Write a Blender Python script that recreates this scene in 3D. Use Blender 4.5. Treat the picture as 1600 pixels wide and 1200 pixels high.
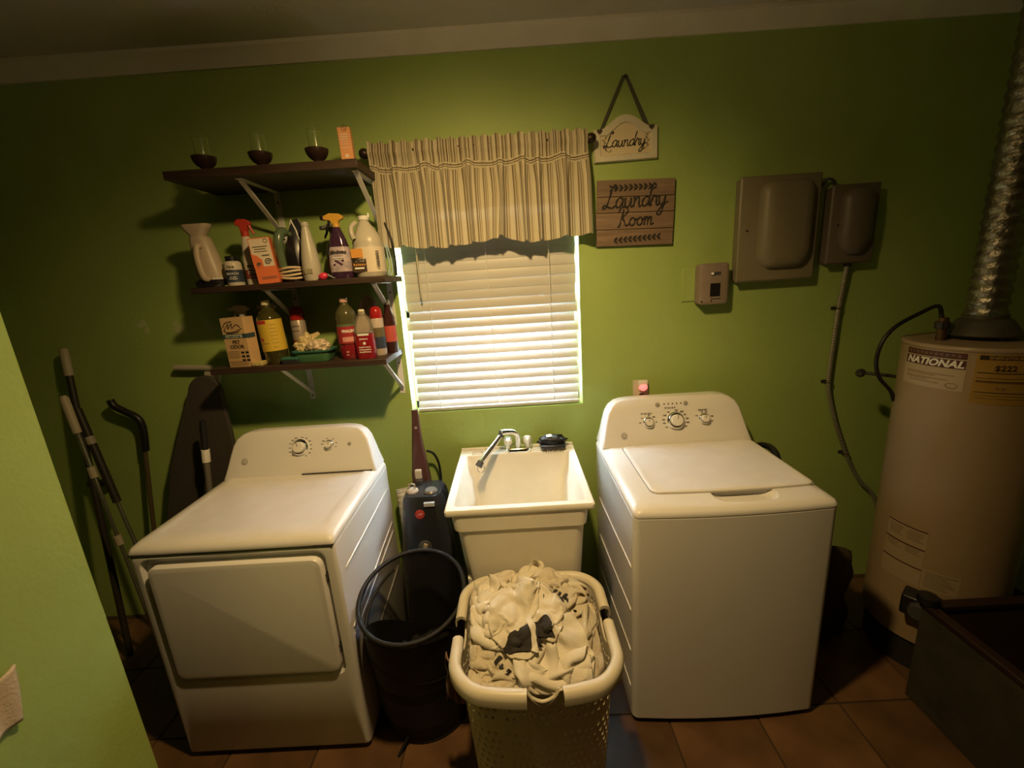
import bpy, bmesh, math, random
import numpy as np
from mathutils import Vector, Matrix, noise
from math import sin, cos, pi, sqrt, atan2, radians as rad
random.seed(7)
S = bpy.context.scene
COL = S.collection
for o in list(bpy.data.objects):
    bpy.data.objects.remove(o)

# ------------------------------------------------------------------ camera
def cam_axes(p, y, r):
    f = Vector((sin(y)*cos(p), cos(y)*cos(p), -sin(p)))
    rt = Vector((cos(y), -sin(y), 0)); up = rt.cross(f)
    return rt*cos(r)+up*sin(r), up*cos(r)-rt*sin(r), f
cd = bpy.data.cameras.new('camera'); cam = bpy.data.objects.new('camera', cd); COL.objects.link(cam)
RT, UP, FW = cam_axes(0.2415, -0.0119, -0.065)
cam.matrix_world = Matrix(((RT.x, UP.x, -FW.x, 0.0328), (RT.y, UP.y, -FW.y, -2.0085), (RT.z, UP.z, -FW.z, 1.6809), (0, 0, 0, 1)))
cd.sensor_fit = 'HORIZONTAL'; cd.sensor_width = 36; cd.lens = 665.93*36/1600; cd.clip_start = .02
S.camera = cam
# ------------------------------------------------------------------ sky, exposure
W = bpy.data.worlds.new('sky'); S.world = W; W.use_nodes = True
bg = W.node_tree.nodes['Background']; bg.inputs[0].default_value = (.78, .90, 1.0, 1); bg.inputs[1].default_value = 33.0
S.view_settings.view_transform = 'Standard'; S.view_settings.look = 'None'
S.view_settings.exposure = 0.0; S.view_settings.gamma = 1.0
LAMP_POS = (-.05, -1.25, 2.52); LAMP_COL = (1.0, .665, .28); LAMP_AIM = (-.10, -.53, 1.10); LAMP_WATTS = 98.0
# the ceiling lamp itself is built with the room below

# ------------------------------------------------------------------ materials
MATS = {}
def mat(name, rgb, rough=.5, metal=0, var=0, vscale=8, bump=0, bscale=60, trans=0, ior=1.45, alpha=1, coat=0, emit=0, sheen=0, rnd=0, spec=.5, dark=None, dthr=.6):
    if name in MATS: return MATS[name]
    m = bpy.data.materials.new(name); m.use_nodes = True; nt = m.node_tree; N = nt.nodes; L = nt.links
    b = N['Principled BSDF']; I = b.inputs
    c = tuple(rgb)+(1,)
    I['Base Color'].default_value = c; I['Roughness'].default_value = rough; I['Metallic'].default_value = metal
    I['Transmission Weight'].default_value = trans; I['IOR'].default_value = ior; I['Alpha'].default_value = alpha
    I['Coat Weight'].default_value = coat; I['Sheen Weight'].default_value = sheen; I['Specular IOR Level'].default_value = spec
    if emit: I['Emission Color'].default_value = c; I['Emission Strength'].default_value = emit
    tc = N.new('ShaderNodeTexCoord')
    last = None
    if var:
        n = N.new('ShaderNodeTexNoise'); n.inputs['Scale'].default_value = vscale; n.inputs['Detail'].default_value = 5
        L.new(tc.outputs['Object'], n.inputs['Vector'])
        r = N.new('ShaderNodeValToRGB'); r.color_ramp.elements[0].position = .3; r.color_ramp.elements[1].position = .7
        r.color_ramp.elements[0].color = tuple(max(0, x*(1-var)) for x in rgb)+(1,)
        r.color_ramp.elements[1].color = tuple(min(1, x*(1+var)) for x in rgb)+(1,)
        L.new(n.outputs['Fac'], r.inputs['Fac']); last = r.outputs['Color']
    if dark:      # stains with a shape of their own
        n = N.new('ShaderNodeTexNoise'); n.inputs['Scale'].default_value = vscale*2.3; n.inputs['Detail'].default_value = 8; n.inputs['Roughness'].default_value = .7
        L.new(tc.outputs['Object'], n.inputs['Vector'])
        r = N.new('ShaderNodeValToRGB'); r.color_ramp.elements[0].position = dthr; r.color_ramp.elements[1].position = dthr+.12
        L.new(n.outputs['Fac'], r.inputs['Fac'])
        mx = N.new('ShaderNodeMixRGB'); L.new(r.outputs['Color'], mx.inputs[0])
        if last: L.new(last, mx.inputs[1])
        else: mx.inputs[1].default_value = c
        mx.inputs[2].default_value = tuple(dark)+(1,); last = mx.outputs[0]
    if rnd:
        oi = N.new('ShaderNodeObjectInfo'); hs = N.new('ShaderNodeHueSaturation')
        mr = N.new('ShaderNodeMapRange'); mr.inputs['To Min'].default_value = 1-rnd; mr.inputs['To Max'].default_value = 1+rnd
        L.new(oi.outputs['Random'], mr.inputs['Value']); L.new(mr.outputs['Result'], hs.inputs['Value'])
        if last: L.new(last, hs.inputs['Color'])
        else: hs.inputs['Color'].default_value = c
        last = hs.outputs['Color']
    if last: L.new(last, I['Base Color'])
    if bump:
        n = N.new('ShaderNodeTexNoise'); n.inputs['Scale'].default_value = bscale; n.inputs['Detail'].default_value = 4
        L.new(tc.outputs['Object'], n.inputs['Vector'])
        bp = N.new('ShaderNodeBump'); bp.inputs['Strength'].default_value = bump; bp.inputs['Distance'].default_value = .01
        L.new(n.outputs['Fac'], bp.inputs['Height']); L.new(bp.outputs['Normal'], I['Normal'])
    MATS[name] = m
    return m

def wood_mat(name, c0, c1, rough=.6, axis='X', scale=6):
    if name in MATS: return MATS[name]
    m = bpy.data.materials.new(name); m.use_nodes = True; nt = m.node_tree; N = nt.nodes; L = nt.links
    b = N['Principled BSDF']; b.inputs['Roughness'].default_value = rough
    tc = N.new('ShaderNodeTexCoord'); mp = N.new('ShaderNodeMapping')
    mp.inputs['Scale'].default_value = {'X': (.6, 9, 9), 'Z': (9, 9, .6), 'Y': (9, .6, 9)}[axis]
    oi = N.new('ShaderNodeObjectInfo'); ad = N.new('ShaderNodeVectorMath'); ad.operation = 'ADD'
    L.new(tc.outputs['Object'], mp.inputs['Vector']); L.new(mp.outputs['Vector'], ad.inputs[0]); L.new(oi.outputs['Random'], ad.inputs[1])
    n = N.new('ShaderNodeTexNoise'); n.inputs['Scale'].default_value = scale; n.inputs['Detail'].default_value = 8; n.inputs['Roughness'].default_value = .65
    L.new(ad.outputs['Vector'], n.inputs['Vector'])
    r = N.new('ShaderNodeValToRGB'); r.color_ramp.elements[0].position = .32; r.color_ramp.elements[1].position = .68
    r.color_ramp.elements[0].color = tuple(c0)+(1,); r.color_ramp.elements[1].color = tuple(c1)+(1,)
    L.new(n.outputs['Fac'], r.inputs['Fac']); L.new(r.outputs['Color'], b.inputs['Base Color'])
    bp = N.new('ShaderNodeBump'); bp.inputs['Strength'].default_value = .25; bp.inputs['Distance'].default_value = .004
    L.new(n.outputs['Fac'], bp.inputs['Height']); L.new(bp.outputs['Normal'], b.inputs['Normal'])
    MATS[name] = m; return m

def mesh_fabric(name, rgb, alpha):
    if name in MATS: return MATS[name]
    m = bpy.data.materials.new(name); m.use_nodes = True; nt = m.node_tree; N = nt.nodes; L = nt.links
    b = N['Principled BSDF']; b.inputs['Base Color'].default_value = tuple(rgb)+(1,); b.inputs['Roughness'].default_value = .7
    t = N.new('ShaderNodeBsdfTransparent'); mx = N.new('ShaderNodeMixShader'); mx.inputs[0].default_value = alpha
    L.new(t.outputs[0], mx.inputs[1]); L.new(b.outputs[0], mx.inputs[2]); L.new(mx.outputs[0], N['Material Output'].inputs['Surface'])
    MATS[name] = m; return m

GREEN = (.35, .475, .135)
M_WALL = mat('green_wall_paint', GREEN, .55, var=.06, vscale=3, bump=.12, bscale=90)
M_CEIL = mat('ceiling_paint', (.62, .58, .52), .8, var=.04, vscale=4, bump=.2, bscale=40)
M_TRIM = mat('trim_paint', (.78, .75, .68), .5, var=.05)
M_WHITE = mat('white_enamel', (.80, .79, .78), .28, var=.015, vscale=5, coat=.3)
M_WHITE2 = mat('white_enamel_deck', (.80, .78, .76), .30, var=.03, vscale=14, dark=(.66, .62, .56), dthr=.66, coat=.2)
M_PLASTIC = mat('white_plastic', (.80, .78, .74), .38)
M_TUB = mat('utility_tub_plastic', (.84, .81, .72), .42, var=.04, vscale=9, dark=(.55, .50, .38), dthr=.72)
M_CHROME = mat('chrome', (.85, .85, .86), .12, metal=1)
M_GREY = mat('grey_metal_paint', (.30, .29, .24), .45, var=.05)
M_DGREY = mat('dark_grey_plastic', (.06, .06, .06), .45)
M_BLACK = mat('black_plastic', (.012, .012, .013), .38)
M_PRINT = mat('dark_grey_print', (.10, .09, .08), .6)
M_PGREY = mat('grey_print', (.34, .33, .31), .5)
M_INK = mat('black_ink', (.018, .016, .014), .7)
M_WPRINT = mat('white_print', (.82, .80, .76), .6)
M_BRACKET = mat('white_bracket_paint', (.72, .70, .66), .4, dark=(.45, .43, .4), dthr=.7)
M_SCREW = mat('screw_dark', (.05, .045, .04), .4, metal=.6)
M_BOARD = wood_mat('dark_stained_shelf_wood', (.024, .013, .009), (.060, .034, .022), .5)

# ------------------------------------------------------------------ mesh helpers
def rr(w, h, r, n=5, cx=0, cy=0):
    """rounded rectangle, ccw list of (x, y)"""
    r = min(r, w/2-1e-5, h/2-1e-5); p = []
    for (sx, sy, a0) in ((1, 1, 0), (-1, 1, 90), (-1, -1, 180), (1, -1, 270)):
        for k in range(n+1):
            a = rad(a0+90*k/n)
            p.append((cx+sx*(w/2-r)+r*cos(a), cy+sy*(h/2-r)+r*sin(a)))
    return p
def ell(a, b, n=24, cx=0, cy=0): return [(cx+a*cos(2*pi*k/n), cy+b*sin(2*pi*k/n)) for k in range(n)]
def ringz(p2, z): return [(x, y, z) for x, y in p2]
def ringy(p2, y): return [(x, y, z) for x, z in p2]
def catmull(pts, n=6, closed=False):
    P = [Vector(p) for p in pts]; out = []; m = len(P)
    rng = range(m) if closed else range(m-1)
    for i in rng:
        if closed: a, b, c, d = P[(i-1) % m], P[i], P[(i+1) % m], P[(i+2) % m]
        else: a, b, c, d = P[max(i-1, 0)], P[i], P[i+1], P[min(i+2, m-1)]
        for k in range(n):
            t = k/n
            out.append(.5*((2*b)+(c-a)*t+(2*a-5*b+4*c-d)*t*t+(3*b-a-3*c+d)*t**3))
    if not closed: out.append(P[-1])
    return out
class MB:
    def __init__(s): s.v = []; s.f = []; s.uv = None
    def add(s, vs, fs, M=None):
        k = len(s.v)
        s.v += [tuple(M @ Vector(v)) if M else tuple(v) for v in vs]
        s.f += [tuple(i+k for i in f) for f in fs]; return s
    def box(s, x0, x1, y0, y1, z0, z1, M=None):
        v = [(x0, y0, z0), (x1, y0, z0), (x1, y1, z0), (x0, y1, z0), (x0, y0, z1), (x1, y0, z1), (x1, y1, z1), (x0, y1, z1)]
        return s.add(v, [(0, 3, 2, 1), (4, 5, 6, 7), (0, 1, 5, 4), (1, 2, 6, 5), (2, 3, 7, 6), (3, 0, 4, 7)], M)
    def loft(s, rings, cap=(1, 1), M=None):
        n = len(rings[0]); v = [p for r in rings for p in r]; f = []
        for i in range(len(rings)-1):
            for j in range(n):
                a = i*n+j; b = i*n+(j+1) % n
                f.append((a, b, b+n, a+n))
        if cap[0]: f.append(tuple(reversed(range(n))))
        if cap[1]: f.append(tuple(range((len(rings)-1)*n, len(rings)*n)))
        return s.add(v, f, M)
    def lathe(s, prof, n=24, c=(0, 0, 0), M=None, sx=1, sy=1, cap=(1, 1)):
        rings = [[(c[0]+r*sx*cos(2*pi*k/n), c[1]+r*sy*sin(2*pi*k/n), c[2]+z) for k in range(n)] for r, z in prof]
        return s.loft(rings, cap, M)
    def tube(s, pts, r, n=8, closed=False, M=None, sq=None):
        P = [Vector(p) for p in pts]; m = len(P); R = r if isinstance(r, (list, tuple)) else [r]*m
        rings = []; prev = None
        for i, p in enumerate(P):
            if closed: t = P[(i+1) % m]-P[i-1]
            else: t = P[min(i+1, m-1)]-P[max(i-1, 0)]
            if t.length < 1e-9: t = Vector((0, 0, 1))
            t.normalize()
            if prev is None:
                u = t.cross(Vector((0, 0, 1)))
                if u.length < .05: u = t.cross(Vector((0, 1, 0)))
            else: u = prev-t*prev.dot(t)
            if u.length < 1e-6: u = t.orthogonal()
            u.normalize(); w = t.cross(u); prev = u
            a, b = (R[i], R[i]) if sq is None else (R[i], R[i]*sq)
            rings.append([tuple(p+u*a*cos(2*pi*k/n)+w*b*sin(2*pi*k/n)) for k in range(n)])
        if closed: rings.append(rings[0]); return s.loft(rings, (0, 0), M)
        return s.loft(rings, (1, 1), M)
    def prism(s, out, d0, d1, plane='xz', M=None):
        """outline extruded: plane xz -> along y, xy -> along z, yz -> along x"""
        f = {'xz': lambda a, b, d: (a, d, b), 'xy': lambda a, b, d: (a, b, d), 'yz': lambda a, b, d: (d, a, b)}[plane]
        return s.loft([[f(a, b, d0) for a, b in out], [f(a, b, d1) for a, b in out]], (1, 1), M)
    def grid(s, fn, nu, nv, M=None, uv=None):
        v = [fn(i/nu, j/nv) for j in range(nv+1) for i in range(nu+1)]
        f = [(j*(nu+1)+i, j*(nu+1)+i+1, (j+1)*(nu+1)+i+1, (j+1)*(nu+1)+i) for j in range(nv) for i in range(nu)]
        if uv: s.uv = [(i/nu, j/nv) for j in range(nv+1) for i in range(nu+1)]
        return s.add(v, f, M)
    def mesh(s, name, smooth=35):
        me = bpy.data.meshes.new(name); me.from_pydata(s.v, [], s.f)
        bm = bmesh.new(); bm.from_mesh(me)
        if s.uv:
            l = bm.loops.layers.uv.new('uv'); bm.verts.ensure_lookup_table()
            for fc in bm.faces:
                for lp in fc.loops: lp[l].uv = s.uv[lp.vert.index]
        else:
            bmesh.ops.remove_doubles(bm, verts=bm.verts, dist=1e-6)
            bmesh.ops.recalc_face_normals(bm, faces=bm.faces)
        bm.to_mesh(me); bm.free()
        if smooth:
            me.shade_smooth()
            if smooth < 180: me.set_sharp_from_angle(angle=rad(smooth))
        return me
    def build(s, name, m, parent=None, smooth=35, bevel=0, seg=2, solid=0, world=False, label=None):
        if world and parent is not None:
            o = parent
            while o.parent: o = o.parent
            l = o.location; s.v = [(x-l.x, y-l.y, z-l.z) for x, y, z in s.v]
        ob = bpy.data.objects.new(name, s.mesh(name, smooth)); COL.objects.link(ob)
        ob.data.materials.append(m)
        if parent: ob.parent = parent
        if solid:
            md = ob.modifiers.new('solid', 'SOLIDIFY'); md.thickness = solid; md.offset = 0
        if bevel:
            md = ob.modifiers.new('bevel', 'BEVEL'); md.width = bevel; md.segments = seg; md.limit_method = 'ANGLE'; md.angle_limit = rad(40)
        if label: ob['label'] = label
        return ob
def tag(o, label, cat, group=None):
    o['label'] = label; o['category'] = cat
    if group: o['group'] = group
    return o
def thing(name, label, cat, loc=(0, 0, 0), rotz=0, group=None, rot=None):
    o = bpy.data.objects.new(name, None); COL.objects.link(o); o.empty_display_size = .05
    o.location = loc; o.rotation_euler = rot if rot else (0, 0, rotz)
    return tag(o, label, cat, group)
def struct(o): o['kind'] = 'structure'; return o
def child(name, me, parent, loc=(0, 0, 0), rot=(0, 0, 0)):
    o = bpy.data.objects.new(name, me); COL.objects.link(o); o.parent = parent; o.location = loc; o.rotation_euler = rot; return o
def T(x, y, z): return Matrix.Translation((x, y, z))
def RX(a): return Matrix.Rotation(rad(a), 4, 'X')
def RY(a): return Matrix.Rotation(rad(a), 4, 'Y')
def RZ(a): return Matrix.Rotation(rad(a), 4, 'Z')
def boolean_cut(ob, cutter):
    me = cutter.mesh('cutter', 0); c = bpy.data.objects.new('cutter', me); COL.objects.link(c)
    if ob.parent:
        c.location = ob.parent.location
    md = ob.modifiers.new('cut', 'BOOLEAN'); md.object = c; md.solver = 'EXACT'
    bpy.context.view_layer.update(); dg = bpy.context.evaluated_depsgraph_get()
    new = bpy.data.meshes.new_from_object(ob.evaluated_get(dg)); ob.modifiers.remove(md)
    ob.data = new; bpy.data.objects.remove(c); return ob
def text(s, size, M, m, parent, name='lettering', cyl=None, ext=.0004, sx=1, shear=0, bold=0, align='CENTER'):
    """flat print: text in its own xy-plane, then M; cyl = radius to wrap round a vertical axis"""
    cu = bpy.data.curves.new('t', 'FONT'); cu.body = s; cu.size = size; cu.align_x = align; cu.align_y = 'CENTER'
    cu.extrude = ext; cu.shear = shear; cu.offset = bold; cu.resolution_u = 3; cu.space_line = .9
    o = bpy.data.objects.new('t', cu); COL.objects.link(o)
    me = bpy.data.meshes.new_from_object(o); bpy.data.objects.remove(o)
    for v in me.vertices:
        x, y, z = v.co.x*sx, v.co.y, v.co.z
        if cyl:
            a = x/cyl; v.co = M @ Vector(((cyl+z)*sin(a), -(cyl+z)*cos(a), y))
        else: v.co = M @ Vector((x, y, z))
    me.materials.clear(); me.materials.append(m)
    return child(name, me, parent)
F_WALL = RX(90)    # text facing the room (-Y)
def scribble(w, h, M, m, parent, seed=1, cyl=None, name='print_line'):
    """a line of print too small to read: a row of short strokes w long, h high"""
    rg = random.Random(seed); x = -w/2; mb = MB()
    while x < w/2-h*.3:
        l = h*rg.uniform(.35, .9); z = rg.uniform(-.12, .12)*h; x2 = min(x+l, w/2)
        q4 = [(x, -h*.5+z), (x2, -h*.5+z), (x2, h*.35+z), (x, h*.35+z)]
        if cyl: v = [(cyl*sin(a/cyl), -cyl*cos(a/cyl), b) for a, b in q4]
        else: v = [(a, b, .0003) for a, b in q4]
        mb.add([tuple(M @ Vector(p)) for p in v], [(0, 1, 2, 3)]); x = x2+h*rg.uniform(.15, .5)
    return mb.build(name, m, parent, smooth=0)

# ------------------------------------------------------------------ the room
ZC = 2.655
XL, XR, YF = -2.55, 2.5, -3.9
WX0, WX1, WZ0, WZ1 = -.4875, .3497, 1.066, 2.02
# floor: grout slab with tiles laid on it
fl = MB().box(XL, XR, YF, .0, -.06, -.004).build('floor', mat('dark_grout', (.060, .034, .017), .9), smooth=0); struct(fl)
tm = None; P = .335
M_TILE = mat('brown_floor_tile', (.125, .066, .030), .34, var=.35, vscale=5, bump=.08, bscale=30, rnd=.18)
tile_mb = MB().box(-P/2+.004, P/2-.004, -P/2+.004, P/2-.004, -.006, 0)
tme = tile_mb.mesh('tile', 0); tme.materials.append(M_TILE)
for i in range(15):
    for j in range(10):
        x = XL+.05+P*(i+.5)+.02; y = -.03-P*(j+.5)
        if x+P/2 > XR or y-P/2 < YF: continue
        o = child('tile', tme, fl, (x, y, random.uniform(-.0006, .0004)), (random.uniform(-.002, .002), random.uniform(-.002, .002), 0))
struct(MB().box(XL, XR, YF, .14, ZC, ZC+.1).build('ceiling', M_CEIL, smooth=0))
# back wall with the window opening
def wall_with_hole(name):
    mb = MB(); xs = [XL, WX0, WX1, XR]; zs = [-.06, WZ0, WZ1, ZC+.05]
    for i in range(3):
        for k in range(3):
            if i == 1 and k == 1: continue
            mb.box(xs[i], xs[i+1], 0, .15, zs[k], zs[k+1])
    ob = mb.build(name, M_WALL, smooth=0)
    bm = bmesh.new(); bm.from_mesh(ob.data)     # merge: drop inner faces
    bmesh.ops.remove_doubles(bm, verts=bm.verts, dist=1e-5)
    seen = {}
    for f in bm.faces: seen.setdefault(tuple(sorted(v.index for v in f.verts)), []).append(f)
    bmesh.ops.delete(bm, geom=[f for l in seen.values() if len(l) > 1 for f in l], context='FACES')
    bm.to_mesh(ob.data); bm.free(); return ob
wb = struct(wall_with_hole('wall_back'))
for (u, z, a, b) in ((-1.70, 1.585, .022, .016), (-1.685, 1.555, .012, .016), (-1.545, 1.575, .012, .014), (-1.53, 1.55, .024, .018), (-1.40, 1.57, .016, .014), (-1.39, 1.545, .020, .012)):
    pts = [(u+a*(1+.35*sin(3*t+u*9))*cos(t), z+b*(1+.3*cos(2*t+z*7))*sin(t)) for t in [2*pi*k/14 for k in range(14)]]
    MB().prism(pts, -.0008, .0005).build('spackle_patch', mat('spackle', (.46, .50, .26), .8), wb, smooth=0)
struct(MB().box(XL-.1, XL, YF, .14, -.06, ZC+.05).build('wall_left', M_WALL, smooth=0))
struct(MB().box(XR, XR+.1, YF, .14, -.06, ZC+.05).build('wall_right', M_WALL, smooth=0))
struct(MB().box(XL-.1, XR+.1, YF-.1, YF, -.06, ZC+.05).build('wall_front', wood_mat('dark_panelling', (.035, .020, .012), (.07, .042, .024), .6, 'Z'), smooth=0))
# partition whose end corner stands in the left foreground
pts = [(-1.17, -1.10), (-1.17, YF), (-1.036, YF), (-1.036, -1.104), (-1.040, -1.10)]
struct(MB().prism(pts, 0, ZC, 'xy').build('wall_partition', M_WALL, smooth=0))
# crown moulding on the back wall
prof = [(0, 2.588), (-.010, 2.588), (-.014, 2.598), (-.022, 2.612), (-.040, 2.634), (-.050, 2.642), (-.052, 2.655), (0, 2.655)]
struct(MB().prism([(a, b) for a, b in prof], XL, XR, 'yz').build('trim_1', M_TRIM, smooth=20))
# window: frame and glass in the depth of the wall
wn = thing('window_1', 'white framed window behind the blinds', 'window', (0, .10, WZ0)); del wn['label']; del wn['category']; struct(wn)
M_FRAME = mat('window_frame_white', (.78, .80, .78), .4)
cx = (WX0+WX1)/2; zmid = (WZ0+WZ1)/2
for (a, b, c, d) in ((WX0, WX0+.04, WZ0, WZ1), (WX1-.04, WX1, WZ0, WZ1), (WX0, WX1, WZ0, WZ0+.04), (WX0, WX1, WZ1-.04, WZ1), (WX0, WX1, zmid-.02, zmid+.02)):
    MB().box(a, b, .10, .145, c, d).build('window_frame', M_FRAME, wn, bevel=.003, world=True)
M_PANE = mesh_fabric('window_glass', (.8, .9, .9), .04)
for (c, d) in ((WZ0+.04, zmid-.02), (zmid+.02, WZ1-.04)):
    MB().box(WX0+.04, WX1-.04, .120, .124, c, d).build('pane', M_PANE, wn, world=True, smooth=0)
# ceiling flood lamp, above the frame of the photograph, aimed at the appliances
lp = thing('ceiling_lamp', 'white reflector flood lamp on the ceiling', 'lamp', LAMP_POS)
aim = (Vector(LAMP_AIM)-Vector(LAMP_POS)).normalized(); Ml = aim.to_track_quat('-Z', 'Y').to_matrix().to_4x4()
MB().lathe([(.055, .105), (.055, .134), (.05, .135)], 24).build('base', M_WHITE, lp)
MB().tube([(0, 0, .11), tuple(Ml @ Vector((0, 0, .10)))], .012, 10).build('arm', M_WHITE, lp)
MB().lathe([(.020, .105), (.030, .10), (.034, .07), (.052, .03), (.056, .012), (.054, .006)], 24, M=Ml).build('reflector', M_WHITE, lp, smooth=60)
MB().lathe([(.050, .008), (.049, -.004), (.043, -.020), (.030, -.034), (.012, -.042), (.001, -.043)], 24, M=Ml, cap=(0, 1)).build('bulb_face', mat('lamp_glow', LAMP_COL, .5, emit=70), lp, smooth=60)
ld = bpy.data.lights.new('flood_bulb', 'SPOT'); lo = bpy.data.objects.new('flood_bulb', ld); COL.objects.link(lo); lo.parent = lp
lo.matrix_local = T(*(aim*.055)) @ Ml
ld.color = LAMP_COL; ld.energy = LAMP_WATTS; ld.spot_size = rad(140); ld.spot_blend = 1.0; ld.shadow_soft_size = .045

# ------------------------------------------------------------------ dryer
def plan(x0, x1, y0, y1, r, bow=0, n=4, m=6):
    """plan outline (x, y) of an appliance, front edge (y0) bowed outwards, ccw"""
    p = []
    for k in range(n+1): a = rad(90*k/n); p.append((x1-r+r*cos(a), y1-r+r*sin(a)))
    for k in range(n+1): a = rad(90+90*k/n); p.append((x0+r+r*cos(a), y1-r+r*sin(a)))
    for k in range(n+1): a = rad(180+90*k/n); p.append((x0+r+r*cos(a), y0+r+r*sin(a)))
    for k in range(1, m):
        t = k/m; p.append((x0+r+(x1-x0-2*r)*t, y0-bow*4*t*(1-t)))
    for k in range(n+1): a = rad(270+90*k/n); p.append((x1-r+r*cos(a), y0+r+r*sin(a)))
    return p
def pz(z, *a, **k): return ringz(plan(*a, **k), z)
def knob(mb_parent, c, r, d, ang, m_ring, name='knob', tick=0):
    """control knob on a panel leaning back by ang degrees"""
    M = T(*c) @ RX(90-ang)
    b = MB().lathe([(r*1.12, 0), (r*1.12, d*.3), (r, d*.4), (r*.93, d*.55)], 24, M=M).build(name, m_ring, mb_parent, world=True)
    MB().lathe([(r*.76, d*.5), (r*.74, d*.92), (r*.66, d)], 24, M=M).build('knob_cap', M_PLASTIC, b, world=True)
    MB().box(-.0012, .0012, r*.1, r*.70, d*.99, d*1.02, M=M @ RZ(tick)).build('pointer', M_PRINT, b, world=True)
    return b
def dial_marks(root, c, r, ang, angles, w=.010):
    for i, a in enumerate(angles):
        M = T(*c) @ RX(90-ang) @ T(r*cos(rad(a)), r*sin(rad(a)), .0012)
        dx = w*(.7+.5*((i*37) % 10)/10); s = 1 if cos(rad(a)) >= 0 else -1
        x0, x1 = (0, dx) if s > 0 else (-dx, 0)
        MB().box(x0, x1, -.0016, .0016, 0, .0006, M=M).build('dial_mark', M_PRINT, root, world=True, smooth=0)
def badge(root, c, ang, r=.0135):
    M = T(*c) @ RX(90-ang)
    b = MB().lathe([(r, 0), (r, .0014), (r*.9, .002)], 24, M=M).build('badge', M_PGREY, root, world=True)
    MB().tube([M @ Vector((r*.78*cos(t), r*.78*sin(t), .0022)) for t in [2*pi*k/20 for k in range(20)]], .0006, 4, closed=True).build('badge_ring', M_WPRINT, b, world=True)
    sc = [(-.45, .2), (-.15, .45), (-.05, .1), (-.35, -.35), (-.05, -.1), (.05, -.4)], [(.5, .25), (.2, .45), (.1, .15), (.3, .05), (.05, -.15), (.25, -.42), (.52, -.2)]
    for st in sc:
        MB().tube([M @ Vector((x*r*1.05, y*r*1.05, .0024)) for x, y, _ in catmull([(a, b_, 0) for a, b_ in st], 4)], .0007, 4).build('badge_script', M_WPRINT, b, world=True)
    return b

DX, DX1, DY, DB = -1.285, -.599, -.777, -.165
dr = thing('dryer', 'white front-load clothes dryer with a wide blank door, left of the sink', 'dryer', ((DX+DX1)/2, (DY+DB)/2, 0))
def xzr(x0, x1, z0, z1, r, y, n=4): return ringy(rr(x1-x0, z1-z0, r, n, (x0+x1)/2, (z0+z1)/2), y)
rings = [xzr(DX+.002, DX1-.002, .022, .872, .006, DB), xzr(DX, DX1, .02, .873, .008, DB-.01), xzr(DX, DX1, .02, .873, .008, DY+.014), xzr(DX+.004, DX1-.004, .024, .870, .010, DY+.004), xzr(DX+.012, DX1-.012, .03, .866, .012, DY),
         xzr(-1.256, -.634, .352, .858, .035, DY), xzr(-1.249, -.641, .358, .852, .03, DY+.018)]
MB().loft(rings).build('cabinet', M_WHITE, dr, world=True, smooth=40)
# door slab
d = MB().loft([xzr(-1.228, -.648, .375, .832, .03, DY+.018), xzr(-1.228, -.648, .375, .832, .03, DY-.006), xzr(-1.224, -.652, .379, .828, .028, DY-.012), xzr(-1.212, -.664, .391, .816, .022, DY-.0145)]).build('door', M_WHITE, dr, world=True, smooth=40)
for z in (.745, .46):
    MB().box(-.6475, -.640, DY+.004, DY+.017, z-.016, z+.016).build('hinge', M_DGREY, d, world=True)
# deck
MB().loft([pz(.8755, DX, DX1, DY-.001, DB, .012, .003), pz(.882, DX-.001, DX1+.001, DY-.002, DB, .014, .004), pz(.895, DX+.003, DX1-.003, DY+.004, DB, .02, .005), pz(.905, DX+.015, DX1-.015, DY+.018, DB, .03, .005),
           pz(.910, DX+.035, DX1-.035, DY+.045, DB-.01, .03, .003), pz(.9105, DX+.055, DX1-.055, DY+.075, DB-.02, .03, .0), pz(.9075, DX+.062, DX1-.062, DY+.085, DB-.03, .03)]).build('top_deck', M_WHITE2, dr, world=True, smooth=60)
MB().box(DX+.004, DX1-.004, DY-.002, DB, .870, .877).build('deck_gap', M_DGREY, dr, world=True)
# console
def console(root, x0, x1, yb, yf, z0, zt, lean):
    R = []
    for t, ins in ((0, .004), (.10, .010), (.28, .020), (.5, .030), (.72, .042), (.86, .058), (.95, .082), (.985, .105), (1.0, .14)):
        z = z0+(zt-z0)*t; f = yf+lean*t+(.012*max(0, (t-.85)/.15)**2)
        R.append(pz(z, x0+ins, x1-ins, f, yb, .012))
    return MB().loft(R).build('control_console', M_WHITE, root, world=True, smooth=50)
console(dr, DX, DX1, DB, -.288, .904, 1.092, .073)
MB().box(-.93, -.62, -.2935, -.286, .9085, .9125).build('console_gap', M_DGREY, dr, world=True)
DA = 21
knob(dr, (-.939, -.241, 1.018), .032, .030, DA, M_CHROME, tick=20)
knob(dr, (-.811, -.240, 1.022), .019, .024, DA, M_CHROME, tick=-30)
MB().lathe([(.0085, 0), (.0085, .002), (.007, .003)], 20, M=T(-.722, -.241, 1.020) @ RX(90-DA)).build('start_button', M_PGREY, dr, world=True)
dial_marks(dr, (-.939, -.2435, 1.018), .044, DA, list(range(-60, 250, 24)))
dial_marks(dr, (-.811, -.2425, 1.022), .028, DA, (-20, 15, 60, 100, 140, 170), .008)
_d = dr.location
scribble(.036, .006, T(-.808-_d.x, -.2293-_d.y, 1.053) @ RX(90-DA), M_PRINT, dr, 3)
scribble(.018, .006, T(-.720-_d.x, -.2333-_d.y, 1.041) @ RX(90-DA), M_PRINT, dr, 4)
badge(dr, (-1.186, -.262, .974), DA)
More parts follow.
